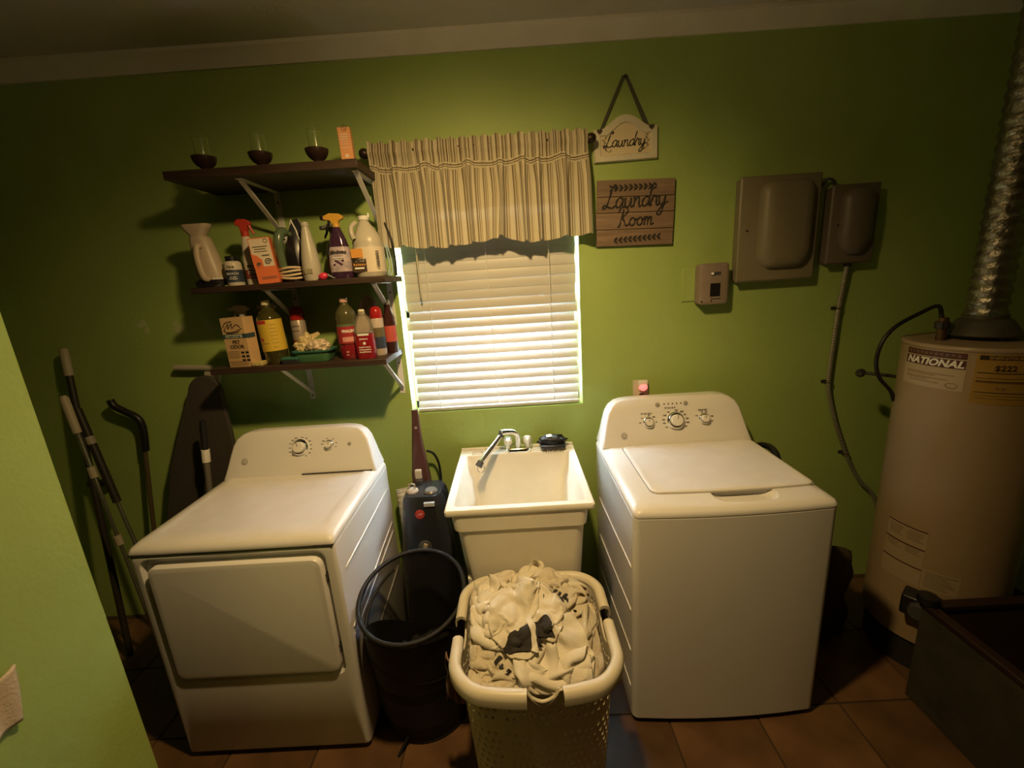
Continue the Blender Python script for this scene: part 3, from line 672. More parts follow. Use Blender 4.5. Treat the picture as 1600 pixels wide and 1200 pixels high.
# outlet, night light, plug
ot = thing('wall_outlet', 'beige wall outlet behind the washing machine', 'outlet', (.632, 0, 1.11))
MB().box(.594, .670, -.006, 0, 1.052, 1.168).build('plate', mat('beige_plate', (.60, .55, .42), .45), ot, bevel=.003, world=True)
for z in (1.090, 1.132): MB().loft([xzr(.615, .649, z-.016, z+.016, .012, -.005), xzr(.615, .649, z-.016, z+.016, .012, -.0085)]).build('socket', mat('beige_plate', (.6, .55, .42)), ot, world=True)
nl = thing('night_light', 'glowing pink night light plugged into the wall outlet', 'night light', (.636, -.0085, 1.13))
MB().box(.614, .660, -.030, -.0085, 1.142, 1.168).build('base', M_PLASTIC, nl, bevel=.005, world=True)
MB().lathe([(.004, 0), (.016, .003), (.021, .012), (.019, .024), (.009, .032)], 16, M=T(.637, -.026, 1.152) @ RX(180), sy=.8).build('shade', mat('pink_glow', (1.0, .22, .20), .4, emit=1.3), nl, world=True, smooth=60)
pg = thing('power_plug', 'black power plug in the lower socket of the wall outlet', 'plug', (.634, -.0085, 1.09))
MB().loft([xzr(.624, .644, 1.080, 1.102, .005, -.0085), xzr(.622, .646, 1.078, 1.102, .005, -.022), xzr(.628, .640, 1.080, 1.094, .004, -.040)]).build('plug_body', M_BLACK, pg, world=True)
MB().tube(catmull([(.634, -.036, 1.087), (.633, -.048, 1.07), (.628, -.045, 1.02), (.62, -.03, .9), (.61, -.028, .7)], 6), .004, 6).build('cord', M_BLACK, pg, world=True)

# ------------------------------------------------------------------ wall shelves
def bracket(root, x, zs, d, h=.20):
    """white steel shelf bracket: wall plate, arm, diagonal brace"""
    b = MB().box(x-.013, x+.013, -.004, 0, zs-h, zs).build('bracket', M_BRACKET, root, world=True, bevel=.0015)
    MB().box(x-.012, x+.012, -d, -.002, zs-.004, zs).build('bracket_arm', M_BRACKET, b, world=True, bevel=.001)
    p0 = Vector((x, -d+.02, zs-.004)); p1 = Vector((x, -.004, zs-h+.035)); n = (p1-p0).normalized().cross(Vector((1, 0, 0)))*.0035
    MB().loft([[tuple(p+n*s+Vector((sx*.009, 0, 0))) for s, sx in ((1, 1), (1, -1), (-1, -1), (-1, 1))] for p in (p0, p1)]).build('bracket_brace', M_BRACKET, b, world=True, smooth=0)
    for dz in (.045, h-.018): MB().lathe([(.004, 0), (.004, .002)], 8, M=T(x, -.004, zs-dz) @ RX(90)).build('screw', M_SCREW, b, world=True)
def shelf(label, x0, x1, z0, z1, d, h):
    t = thing('wall_shelf', label, 'shelf', ((x0+x1)/2, 0, z0), group='dark wooden wall shelves')
    MB().box(x0, x1, -d, -.004, z0, z1).build('board', M_BOARD, t, world=True, bevel=.002)
    for x in (-.962, -.523): bracket(t, x, z0, d-.03, h)
    return t
shelf('top dark wooden shelf on white brackets, holding candle holders', -1.215, -.500, 2.112, 2.142, .305, .215)
shelf('middle dark wooden shelf on white brackets, holding the steam iron', -1.235, -.462, 1.701, 1.724, .275, .195)
shelf('lowest dark wooden shelf on white brackets, under the other two', -1.235, -.500, 1.370, 1.394, .275, .195)
Z1, Z2, Z3 = 2.142, 1.724, 1.394

# ------------------------------------------------------------------ things on the top shelf
M_BOWL = mat('dark_wood_bowl', (.035, .018, .014), .35)
M_GLASS = mat('clear_glass', (.95, .97, .93), .09, trans=1, ior=1.45)
for i, (x, lab) in enumerate(((-1.086, 'leftmost glass candle holder on a dark bowl base, top shelf'), (-.873, 'middle of the three glass candle holders on dark bowl bases, top shelf'), (-.660, 'right glass candle holder on a dark bowl base, next to the orange carton'))):
    t = thing('candle_holder', lab, 'candle holder', (x, -.25, Z1), group='candle holders on the top shelf')
    MB().lathe([(.018, 0), (.019, .004), (.013, .009), (.016, .014), (.029, .023), (.038, .036), (.0415, .050), (.042, .053), (.038, .053), (.032, .040), (.018, .030)], 28).build('bowl', M_BOWL, t, smooth=50)
    MB().lathe([(.0255, .036), (.0255, .122), (.0243, .123), (.0238, .122), (.0238, .037)], 28).build('glass', M_GLASS, t, smooth=50)
M_CARTON = mat('orange_carton', (.72, .34, .14), .6, var=.06)
def carton(name, label, w, d, h, loc, rot, m, cat='box', group=None):
    t = thing(name, label, cat, loc, rot=rot, group=group)
    MB().box(-w/2, w/2, -d/2, d/2, 0, h).build('carton', m, t, bevel=.0015)
    MB().box(-w/2+.001, w/2-.001, -.0006, .0006, h-.0002, h+.0008).build('flap_seam', M_PRINT, t, smooth=0)
    return t
def bars(t, w, d, rows, m, x0=None):
    """small print lines on the front of a carton: (z, x from, x to, height)"""
    for z, a, b, h in rows: MB().box(a, b, -d/2-.0006, -d/2+.0002, z-h/2, z+h/2).build('print_line', m, t, smooth=0)
t = carton('small_carton', 'narrow orange carton at the right end of the top shelf', .046, .035, .128, (-.556, -.215, Z1), (0, rad(-1), rad(6)), M_CARTON)
bars(t, .05, .035, [(.103, -.017, .015, .003), (.095, -.017, .017, .003), (.087, -.017, .010, .003), (.079, -.017, .014, .002), (.070, -.017, .012, .002), (.058, -.017, .016, .002)], mat('pale_print', (.80, .62, .48), .6))
MB().tube([(.003+.009*cos(a), -.0180, .124+.009*sin(a)) for a in [2*pi*k/20 for k in range(20)]], .0009, 4, closed=True).build('round_mark', M_PRINT, t)
MB().tube([(-.001, -.018, .128), (.007, -.018, .120)], .0009, 4).build('round_mark', M_PRINT, t)
bars(t, .05, .035, [(.030, -.006, .006, .012)], mat('pale_print', (.8, .62, .48)))

# ------------------------------------------------------------------ bottles
def shell(prof, a0, a1, n=20, sx=1, sy=1, off=.0006):
    """label wrapped round a lathe profile between two angles (0 = towards the room)"""
    mb = MB()
    def f(u, v):
        k = v*(len(prof)-1); i = min(int(k), len(prof)-2); fr = k-i
        r = prof[i][0]*(1-fr)+prof[i+1][0]*fr+off; z = prof[i][1]*(1-fr)+prof[i+1][1]*fr
        a = rad(a0+(a1-a0)*u); return (r*sx*sin(a), -r*sy*cos(a), z)
    return mb.grid(f, n, len(prof)-1)
def trigger(t, z, m_head, m_lever, m_noz, s=1, flip=1, rz=0, collar=True):
    """spray head: collar, housing, nozzle, lever; nozzle points to -x (flip 1) or +x"""
    M = RZ(rz)
    f = lambda x: x*flip*s
    if collar: MB().lathe([(.0145*s, z), (.0145*s, z+.018*s), (.011*s, z+.020*s)], 16).build('collar', m_head, t)
    hp = [(-.046, .050), (-.048, .036), (-.022, .032), (-.012, .020), (-.011, .016), (.012, .016), (.016, .030), (.030, .034), (.036, .044), (.020, .056), (-.020, .060)]
    hd = MB().prism([(f(a), z+b*s) for a, b in hp], -.010*s, .010*s, M=M).build('spray_head', m_head, t, bevel=.002)
    MB().prism([(f(-.060), z+.052*s), (f(-.060), z+.036*s), (f(-.046), z+.034*s), (f(-.046), z+.054*s)], -.009*s, .009*s, M=M).build('nozzle', m_noz, hd, bevel=.001)
    MB().tube([M @ Vector((f(-.026), 0, z+.034*s)), M @ Vector((f(-.030), 0, z+.018*s)), M @ Vector((f(-.040), 0, z+.002*s)), M @ Vector((f(-.042), 0, z-.006*s))], [.006*s, .006*s, .0055*s, .004*s], 8).build('trigger_lever', m_lever, hd)
M_RED = mat('red_plastic', (.50, .045, .028), .35)
M_WBOT = mat('white_bottle_plastic', (.60, .54, .44), .4)
M_HDPE = mat('milky_plastic', (.47, .44, .36), .35)

# garment steamer
t = thing('garment_steamer', 'beige handheld garment steamer with a flared nozzle, left end of the middle shelf', 'steamer', (-1.185, -.185, Z2))
M_STEAM = mat('beige_steamer_plastic', (.50, .41, .31), .4)
R = [ringz(rr(a, b, min(a, b)*.45, 5, c, 0), z) for z, a, b, c in ((.028, .118, .085, -.010), (.034, .120, .086, -.010), (.09, .106, .080, -.016), (.15, .090, .070, -.022), (.19, .078, .062, -.027), (.200, .070, .055, -.029))]
MB().loft(R).build('body', M_STEAM, t, smooth=60)
R = [ringz(rr(a, b, min(a, b)*.45, 5, -.030, -.004), z) for z, a, b in ((.196, .058, .046), (.207, .062, .048), (.226, .092, .052), (.238, .110, .052), (.248, .112, .050))]+[ringz(rr(.098, .040, .018, 5, -.030, -.004), .246), ringz(rr(.05, .02, .009, 5, -.03, -.004), .228)]
MB().loft(R).build('nozzle', M_STEAM, t, smooth=60)
MB().tube(catmull([(-.012, -.030, .160), (-.016, -.048, .160), (-.018, -.056, .12), (-.014, -.058, .07), (-.008, -.054, .036), (-.006, -.040, .030)], 6), [.013]*31, 10, sq=.8).build('handle', M_STEAM, t, smooth=180)
MB().loft([ringz(rr(.128, .094, .04, 5, -.010, 0), .008), ringz(rr(.130, .096, .04, 5, -.010, 0), .026), ringz(rr(.118, .086, .04, 5, -.010, 0), .031)]).build('base', M_BLACK, t)
MB().tube(catmull([(-.055, -.045, .006), (-.02, -.062, .005), (.03, -.060, .005), (.052, -.038, .005), (.02, -.030, .006), (-.03, -.034, .006)], 6), .0045, 6).build('power_cord', M_BLACK, t, smooth=180)
MB().box(.012, .050, -.0510, -.046, .030, .036, M=RZ(8)).build('trim_strip', M_WPRINT, t)
# small bleach bottle
t = thing('bleach_bottle', 'small white bottle with dark cap and dark blue bleach label', 'bottle', (-1.085, -.215, Z2), rot=(0, 0, rad(18)))
prof = [(.030, 0), (.0315, .004), (.0315, .082), (.029, .092), (.020, .098)]
MB().lathe(prof, 24).build('body', M_WBOT, t, smooth=50)
MB().lathe([(.0235, .097), (.0235, .114), (.022, .116)], 20).build('cap', M_BLACK, t)
shell([(.0317, .014), (.0317, .062)], -100, 100).build('blue_label', mat('navy_label', (.035, .05, .085), .5), t)
text('BLEACH', .0125, T(0, 0, .047), M_WPRINT, t, cyl=.0328)
for z, w in ((.034, .024), (.027, .030)): scribble(w, .004, T(0, 0, z), M_WPRINT, t, 5, cyl=.0328)
scribble(.030, .010, T(0, 0, .074), mat('olive_print', (.12, .11, .04), .6), t, 8, cyl=.0322)
# white spray bottle with red trigger
t = thing('spray_bottle', 'white spray bottle with a red trigger head and red label', 'spray bottle', (-1.012, -.165, Z2), rot=(0, 0, rad(8)))
def orings(rows): return [ringz(rr(a, b, min(a, b)*.42, 5, c, 0), z) for z, a, b, c in rows]
MB().loft(orings([(0, .098, .058, 0), (.004, .102, .060, 0), (.085, .102, .060, 0), (.105, .090, .056, -.006), (.125, .066, .050, -.014), (.150, .050, .044, -.020), (.185, .034, .034, -.024), (.192, .028, .028, -.025)])).build('body', M_WBOT, t, smooth=60)
MB().loft(orings([(.025, .1035, .0615, 0), (.060, .1035, .0615, 0)]), (0, 0)).build('red_label', mat('dull_red_label', (.22, .05, .035), .5), t)
scribble(.060, .012, T(0, -.0309, .074) @ F_WALL, M_PRINT, t, 2)
bars(t, 0, .0622, [(.052, -.03, .03, .003), (.045, -.03, .02, .002), (.034, -.024, .026, .003)], M_WPRINT)
MB().lathe([(.0145, .188), (.0150, .212), (.012, .216)], 16, c=(-.025, 0, 0)).build('collar', M_RED, t)
hp = [(-.054, .250), (-.054, .236), (-.040, .232), (-.038, .212), (-.012, .212), (-.009, .232), (.004, .238), (.004, .247), (-.012, .258), (-.04, .260)]
h_ = MB().prism(hp, -.012, .012).build('spray_head', M_RED, t, bevel=.003)
MB().tube([(-.006, 0, .238), (.000, 0, .222), (.007, 0, .206), (.010, 0, .200)], [.007, .006, .005, .004], 8).build('trigger_lever', M_RED, h_)
# orange and white carton
t = carton('orange_white_carton', 'orange and white product carton leaning beside the steam iron', .078, .046, .176, (-.938, -.225, Z2), (0, rad(-4), rad(14)), mat('orange_box', (.70, .17, .06), .5))
MB().box(-.036, .037, -.0237, -.0228, .066, .172).build('cream_panel', mat('cream_panel', (.66, .56, .42), .6), t, smooth=0)
MB().prism([(-.039, .120), (-.039, .064), (-.004, .064), (-.004, .092), (-.018, .108), (-.034, .116)], -.0243, -.0236).build('orange_swoosh', mat('orange_box', (.7, .17, .06)), t, smooth=0)
bars(t, 0, .0476, [(.142, -.028, .026, .0035), (.133, -.022, .018, .0035), (.124, -.026, .022, .003), (.108, -.002, .026, .005)], M_PRINT)
for (x, z, r) in ((.016, .084, .013), (-.020, .076, .008)):
    MB().tube([(x+r*(1-.04*k)*cos(k*.45), -.0245, z+r*(1-.04*k)*sin(k*.45)) for k in range(22)], .0022, 5).build('coil_picture', M_PRINT, t)
MB().tube([(.024+.007*cos(a), -.0245, .162+.007*sin(a)) for a in [2*pi*k/16 for k in range(16)]], .0012, 4, closed=True).build('round_mark', M_PRINT, t)
bars(t, 0, .0476, [(.026, -.022, .034, .002), (.020, -.022, .034, .002)], M_PRINT)
# steam iron standing on its heel
t = thing('steam_iron', 'black and green steam iron standing on its heel with a coiled beige cord', 'iron', (-.850, -.140, Z2), rot=(0, 0, rad(-28)))
M_IRON = mat('iron_black', (.022, .022, .026), .25); M_IRG = mat('iron_green', (.10, .15, .085), .2, coat=.5)
def sole(k): return [(-.056*k, .012), (-.054*k, .075), (-.044*k, .15), (-.024*k, .215), (0, .258), (.024*k, .215), (.044*k, .15), (.054*k, .075), (.056*k, .012)]
MB().prism(sole(1), .026, .034).build('soleplate', mat('iron_sole', (.55, .52, .46), .3, metal=.6), t, bevel=.002)
MB().loft([[(x*a, y, .012+(z-.012)*b) for x, z in sole(1)] for y, a, b in ((.026, 1, .995), (.004, .97, .97), (-.016, .80, .86), (-.030, .62, .74))]).build('body', M_IRON, t, smooth=50)
MB().tube([(x*.90, -.006, z*.96) for x, z in sole(1)[1:-1]], .003, 6).build('pale_band', M_WPRINT, t)
MB().tube(catmull([(0, -.020, .190), (0, -.056, .198), (0, -.076, .170), (0, -.078, .110), (0, -.072, .05), (0, -.045, .028), (0, -.02, .035)], 6), [.012]*4+[.019]*12+[.016]*21, 12).build('handle', M_IRG, t, smooth=180)
MB().box(-.048, .048, -.068, .034, 0, .014).build('heel', M_IRON, t, bevel=.005)
for k in range(4):
    MB().tube([(.058*cos(a)*(1-.04*k), -.030+.056*sin(a), .018+.012*k+.004*sin(a*2+k)) for a in [2*pi*j/24 for j in range(24)]], .0052, 6, closed=True).build('cord_loop', mat('beige_cord', (.62, .50, .33), .6), t, smooth=180)
# conical bottle
t = thing('cone_bottle', 'milky white cone-shaped bottle without a sprayer', 'bottle', (-.770, -.210, Z2), rot=(0, 0, 0))
MB().lathe([(.033, 0), (.036, .005), (.036, .055), (.034, .09), (.027, .140), (.018, .190), (.0145, .204), (.0145, .210), (.016, .211), (.016, .218), (.0135, .220), (.013, .226)], 24).build('body', M_HDPE, t, smooth=50)
MB().box(-.015, .015, -.0375, -.034, .028, .046).build('label_patch', mat('tan_patch', (.30, .27, .17), .6), t)
# dark spray bottle behind
t = thing('spray_bottle', 'dark spray bottle with grey nozzle half hidden behind the purple cleaner', 'spray bottle', (-.700, -.115, Z2))
MB().lathe([(.034, 0), (.037, .006), (.038, .07), (.037, .12), (.028, .15), (.016, .17), (.014, .18)], 22).build('body', mat('dark_bottle', (.020, .022, .026), .2), t, smooth=50)
shell([(.0373, .012), (.0383, .07), (.0378, .085)], -60, 40).build('orange_label', mat('orange_label', (.45, .12, .06), .5), t)
trigger(t, .176, mat('grey_plastic', (.16, .15, .14), .5), M_BLACK, M_DGREY, .85)
# purple cleaner with yellow trigger
t = thing('spray_bottle', 'purple cleaner spray bottle with a yellow trigger head', 'spray bottle', (-.648, -.205, Z2))
MB().loft(orings([(0, .082, .060, 0), (.005, .088, .064, 0), (.05, .090, .066, 0), (.10, .084, .062, 0), (.128, .072, .056, 0), (.150, .064, .050, 0), (.172, .048, .044, 0), (.190, .034, .034, 0), (.200, .028, .028, 0)])).build('body', mat('purple_liquid', (.045, .018, .045), .12, coat=.5), t, smooth=60)
lab = MB().loft(orings([(.028, .0895, .0662, 0), (.05, .0912, .0672, 0), (.10, .0852, .0632, 0), (.124, .0745, .0575, 0)]), (0, 0)).build('label', mat('lilac_label', (.40, .33, .36), .5, var=.35, vscale=30), t, smooth=60)
text('Fabuloso', .021, T(.0, -.0342, .104) @ RX(6) @ F_WALL, M_INK, t, bold=.0006)
for k in range(6): MB().lathe([(.001, -.005), (.0055, 0), (.001, .005)], 10, c=(-.016+.007*k, -.0332, .056+.005*((k*3) % 4))).build('flower_print', mat('violet_print', (.10, .04, .12), .5), t)
bars(t, 0, .069, [(.082, -.02, .022, .003), (.075, -.014, .018, .002)], M_WPRINT)
trigger(t, .196, mat('yellow_plastic', (.62, .34, .05), .4), M_BLACK, M_BLACK, .95)
# gallon jug
t = thing('vinegar_jug', 'large milky plastic jug with a yellow and black cleaning label', 'jug', (-.545, -.160, Z2), rot=(0, 0, rad(4)))
MB().loft(orings([(0, .110, .110, 0), (.006, .120, .120, 0), (.120, .120, .120, 0), (.130, .116, .116, 0), (.138, .119, .119, 0), (.160, .104, .104, 0), (.190, .074, .074, -.002), (.212, .046, .046, -.004), (.222, .036, .036, -.005), (.228, .034, .034, -.005)])).build('body', M_HDPE, t, smooth=60)
MB().lathe([(.021, .226), (.021, .240), (.019, .242)], 20, c=(-.005, 0, 0)).build('cap', M_WPRINT, t)
MB().box(.014, .020, -.006, .006, .236, .252).build('cap_tab', M_WPRINT, t)
MB().tube(catmull([(-.03, -.03, .215), (-.045, -.047, .196), (-.045, -.056, .170), (-.04, -.054, .150)], 5), .010, 8).build('jug_handle', M_HDPE, t, smooth=180)
MB().loft(orings([(.020, .1214, .1214, 0), (.118, .1214, .1214, 0)]), (0, 0)).build('label', mat('jug_label_cream', (.64, .56, .44), .55), t)
MB().box(-.058, -.012, -.0614, -.0605, .078, .112).build('yellow_patch', mat('amber_patch', (.62, .28, .05), .55), t, smooth=0)
MB().box(-.058, -.002, -.0614, -.0605, .022, .062).build('black_patch', mat('brown_black_patch', (.05, .028, .015), .55), t, smooth=0)
text('Cleaning', .0165, T(-.030, -.0615, .070) @ F_WALL, M_INK, t, bold=.0005)
scribble(.046, .008, T(-.030, -.0618, .051) @ F_WALL, mat('amber_patch', (.6, .3, .05)), t, 6)
MB().box(-.050, -.012, -.0620, -.0612, .034, .040).build('pale_line', M_WPRINT, t, smooth=0)
for k in range(9): MB().box(.040, .052, -.0616, -.0606, .040+.007*k, .043+.007*k+(.002 if k % 3 else 0)).build('barcode_line', M_PRINT, t, smooth=0)
# little things beside them
t = thing('plastic_egg', 'small pink-red plastic trinket lying before the spray bottles', 'trinket', (-.712, -.250, Z2))
MB().lathe([(.001, -.020), (.010, -.016), (.015, -.004), (.014, .006), (.008, .016), (.001, .020)], 16, M=T(0, 0, .014) @ RY(75)).build('shell', mat('pink_red', (.62, .04, .09), .25), t, smooth=60)
MB().tube([(.018, 0, .018), (.036, .004, .006), (.046, .004, .004)], [.006, .005, .003], 8).build('stub', M_DGREY, t)
t = thing('blue_cord', 'pale blue plastic hanger loop behind the jug, right end of middle shelf', 'hanger', (-.462, -.17, Z2))
MB().tube(catmull([(-.008, .02, .125), (.000, .015, .09), (.006, .01, .05), (.008, 0, .02), (.002, -.012, .004), (-.008, -.006, .010), (-.004, .006, .04), (-.010, .018, .09), (-.014, .02, .12)], 6), .0024, 6).build('loop', mat('pale_blue_plastic', (.32, .45, .55), .4), t, smooth=180)
MB().tube(catmull([(-.016, .024, .13), (-.010, .02, .06), (-.006, .012, .006)], 6), .0022, 6).build('loop', mat('pale_blue_plastic', (.32, .45, .55)), t, smooth=180)
t = thing('cord_hook', 'thin black wire hook arching down behind the jug', 'hook', (-.470, -.08, Z2))
MB().tube(catmull([(-.03, .02, .235), (-.02, .01, .22), (.004, 0, .15), (.008, 0, .07), (.006, 0, .003)], 6), .0045, 8).build('wire', M_BLACK, t, smooth=180)

# ------------------------------------------------------------------ things on the lowest shelf
M_KRAFT = mat('tan_carton', (.60, .40, .20), .6, var=.05)
t = carton('pet_odor_carton', 'tan pet odor carton at the left of the lowest shelf', .104, .060, .205, (-1.112, -.222, Z3), (0, rad(-.5), rad(-7)), M_KRAFT)
MB().box(-.0542, .0542, -.0304, .02, .120, .138).build('teal_band', mat('teal_band', (.035, .075, .085), .5), t, smooth=0)
MB().box(-.040, .034, -.0310, -.030, .123, .135).build('pale_patch', mat('pale_band_text', (.55, .58, .52), .5), t, smooth=0)
text('PET\nODOR', .021, T(.002, -.0306, .094) @ F_WALL, M_INK, t, bold=.0004)
scribble(.066, .008, T(-.003, -.0314, .129) @ F_WALL, mat('teal_band', (.035, .075, .085)), t, 7)
for st in ([(-.040, .155), (-.018, .180), (-.022, .160), (-.002, .182), (-.004, .162), (.018, .176), (.034, .164)], [(-.042, .158), (-.030, .146), (.006, .148), (.040, .160)], [(-.032, .142), (.0, .142), (.028, .148)], [(-.044, .166), (-.03, .184), (.0, .190)]):
    MB().tube([(v.x, -.0306, v.y) for v in catmull([(a, b, 0) for a, b in st], 5)], .0016, 5).build('script_logo', M_INK, t, smooth=180)
for r_ in range(3):
    for c_ in range(2): MB().box(.014+.020*c_, .028+.020*c_, -.0306, -.0298, .056-.016*r_, .065-.016*r_).build('picture', M_INK, t, smooth=0)
bars(t, 0, .060, [(.066-.0065*k, -.046, .006, .0022) for k in range(5)]+[(.024-.0055*k, -.046, .040-.01*(k % 2), .002) for k in range(4)], mat('print_brown', (.22, .14, .07), .6))
t = thing('spray_bottle', 'white trigger spray bottle standing behind the pet odor carton', 'spray bottle', (-1.135, -.14, Z3))
MB().lathe([(.034, 0), (.037, .005), (.037, .13), (.028, .165), (.015, .185), (.014, .196)], 20).build('body', M_WBOT, t, smooth=50)
trigger(t, .196, mat('trigger_grey_white', (.66, .62, .52), .5), M_WBOT, M_WBOT, .95)
t = thing('spray_bottle', 'slim spray bottle with pale trigger between the carton and the yellow-label bottle', 'spray bottle', (-1.035, -.100, Z3))
MB().lathe([(.028, 0), (.030, .005), (.030, .12), (.024, .16), (.014, .19), (.013, .20)], 20).build('body', mat('mauve_bottle', (.34, .25, .24), .4), t, smooth=50)
shell([(.0303, .07), (.0303, .115)], -80, 80).build('label', mat('maroon_label', (.12, .03, .03), .5), t)
trigger(t, .200, mat('trigger_grey_white', (.42, .4, .34)), M_WBOT, M_WBOT, .85)
# sponge peeking out
tag(MB().box(-1.066, -1.020, -.262, -.215, Z3, Z3+.018).build('yellow_sponge', mat('sponge_yellow', (.55, .44, .16), .9, bump=.6, bscale=200), bevel=.004), 'small yellow sponge in front of the slim spray bottle', 'sponge')
# yellow-label bottle
t = thing('cleaner_bottle', 'tall dark bottle with a big yellow label and cream cap', 'bottle', (-.988, -.195, Z3), rot=(0, rad(-2), 0)); t.scale = (.9, .9, 1.0)
MB().lathe([(.046, 0), (.050, .006), (.050, .045), (.052, .052), (.052, .188), (.050, .196), (.044, .206), (.034, .216), (.036, .220), (.024, .230), (.015, .240), (.015, .250)], 28).build('body', mat('olive_liquid', (.05, .045, .012), .12, coat=.5), t, smooth=50)
MB().lathe([(.0185, .246), (.0185, .263), (.017, .265)], 20).build('cap', mat('cream_cap', (.66, .58, .36), .4), t)
shell([(.0524, .056), (.0524, .186)], -110, 110, 28).build('yellow_label', mat('yellow_label', (.62, .43, .05), .5, var=.05), t)
shell([(.0526, .170), (.0526, .184)], -60, 10, 12).build('red_patch', mat('red_patch', (.42, .03, .03), .5), t)
shell([(.0526, .098), (.0526, .112)], -75, -18, 10).build('red_patch', mat('red_patch', (.42, .03, .03)), t)
shell([(.0526, .088), (.0526, .091)], -40, 8, 8).build('brown_line', mat('print_brown', (.22, .14, .07)), t)
scribble(.034, .008, T(0, 0, .105) @ RZ(-44), M_WPRINT, t, 4, cyl=.0532)
scribble(.012, .020, T(0, 0, .150) @ RZ(-14), mat('olive_print2', (.32, .22, .03), .6), t, 2, cyl=.0530)
for k in range(6): scribble(.030, .004, T(0, 0, .165-.015*k) @ RZ(38), mat('print_brown', (.22, .14, .07)), t, k, cyl=.0530)
scribble(.022, .010, T(0, 0, .072) @ RZ(40), mat('print_brown', (.22, .14, .07)), t, 9, cyl=.0530)
# aerosol with red cap
t = thing('aerosol_can', 'aerosol can with a shiny red cap behind the crumpled bag', 'spray can', (-.922, -.10, Z3))
MB().lathe([(.030, 0), (.031, .003), (.031, .165), (.027, .172)], 24).build('can', mat('can_grey_red', (.36, .30, .24), .35, metal=.2), t, smooth=50)
MB().lathe([(.030, .172), (.0305, .178), (.028, .215), (.020, .226), (.004, .229)], 24).build('cap', mat('red_cap', (.36, .016, .016), .18, coat=.5), t, smooth=50)
shell([(.0313, .04), (.0313, .085)], -90, 90).build('red_band', mat('dull_red_label', (.22, .05, .035)), t)
scribble(.034, .010, T(0, 0, .145), M_PRINT, t, 3, cyl=.0318); scribble(.038, .007, T(0, 0, .125), M_PRINT, t, 6, cyl=.0318)
# crumpled bags
def crumple(a, b, h, seed, n=26, k1=.35, k2=.2, fine=9):
    def f(u, v):
        th = 2*pi*u; ph = pi*(.02+.96*v); s = Vector((cos(th)*sin(ph), sin(th)*sin(ph), cos(ph)))
        q1 = abs(noise.noise(s*2.4+Vector((seed, 1, 2)))); q2 = abs(noise.noise(s*fine+Vector((3, seed, 1))))
        k = 1+k1*(q1*2-.5)-k2*q2*2
        z = s.z*h*k
        return (a*k*s.x, b*k*s.y, max(z, -h))
    return f
M_BAG = mat('yellowish_plastic_bag', (.62, .50, .26), .3, var=.15, vscale=30)
t = thing('plastic_bag', 'crumpled yellowish plastic bag on the tray', 'bag', (-.868, -.165, Z3+.058), rot=(0, 0, .4))
MB().grid(crumple(.044, .034, .056, 4.2, k1=.24, k2=.12, fine=4), 36, 22).build('bag', M_BAG, t, smooth=25)
MB().prism([(-.01, .035), (.02, .050), (.052, .060), (.060, .048), (.030, .030), (.005, .018)], -.012, -.004).build('bag_flap', M_BAG, t, smooth=0)
# green tray and what lies in it
t = thing('green_tray', 'translucent green plastic tray on the lowest shelf', 'tray', (-.818, -.205, Z3))
M_GREEN = mat('green_plastic', (.10, .26, .12), .25, trans=.25); M_TEAL = mat('teal_rim', (.035, .14, .10), .3)
def q2(w, d, r, z): return ringz(rr(w, d, r, 5), z)
MB().loft([q2(.130, .085, .02, .001), q2(.136, .090, .022, .005), q2(.150, .104, .024, .042), q2(.146, .100, .022, .042), q2(.132, .086, .02, .008), q2(.12, .075, .02, .006)]).build('bowl', M_GREEN, t, smooth=50)
MB().loft([q2(.152, .106, .024, .042), q2(.166, .118, .028, .044), q2(.168, .120, .028, .050), q2(.150, .104, .024, .050), q2(.148, .102, .022, .043)]).build('rim', M_TEAL, t, smooth=50)
t = thing('pebble_bag', 'clear bag of pale clothespegs and pebbles lying in the green tray', 'bag', (-.800, -.205, Z3+.060))
MB().grid(crumple(.054, .034, .032, 9.1, k1=.25, k2=.10, fine=5), 36, 20).build('bag', mat('pebbly_bag', (.58, .46, .33), .15, var=.5, vscale=70, bump=.6, bscale=120), t, smooth=40)
t = thing('dark_tin', 'low dark tin lying left of the green tray', 'tin', (-.908, -.232, Z3))
MB().loft([q2(.070, .050, .008, 0), q2(.072, .052, .008, .002), q2(.072, .052, .008, .018)]).build('tin', mat('dark_slate', (.035, .035, .04), .4), t)
MB().loft([q2(.075, .055, .009, .018), q2(.075, .055, .009, .026), q2(.070, .050, .009, .028)]).build('lid', mat('teal_rim', (.035, .14, .10)), t)
# pinalen bottle
M_PINK = mat('pink_red_liquid', (.20, .014, .022), .12, coat=.4)
t = thing('cleaner_bottle', 'clear green-tinted bottle of red cleaner with a red label and pink cap', 'bottle', (-.673, -.185, Z3))
MB().lathe([(.040, 0), (.043, .005), (.044, .050), (.041, .058), (.041, .062)], 28).build('liquid', M_PINK, t, smooth=50)
MB().lathe([(.041, .062), (.0435, .070), (.0435, .142), (.041, .160), (.044, .176), (.040, .196), (.028, .214), (.016, .228), (.0155, .240)], 28).build('body', mat('olive_clear', (.12, .115, .05), .10, trans=.35, coat=.5), t, smooth=50)
MB().lathe([(.0175, .237), (.0175, .252), (.016, .254)], 20).build('cap', mat('pink_cap', (.62, .36, .32), .4), t)
shell([(.0440, .066), (.0440, .142)], -70, 80, 24).build('red_label', mat('red_label', (.34, .03, .035), .5), t)
shell([(.0442, .138), (.0442, .147)], -70, 80, 24).build('green_band', mat('label_green', (.10, .16, .08), .5), t)
shell([(.0442, .074), (.0442, .094)], -14, 62, 16).build('pink_shape', mat('label_pink', (.66, .30, .26), .5), t)
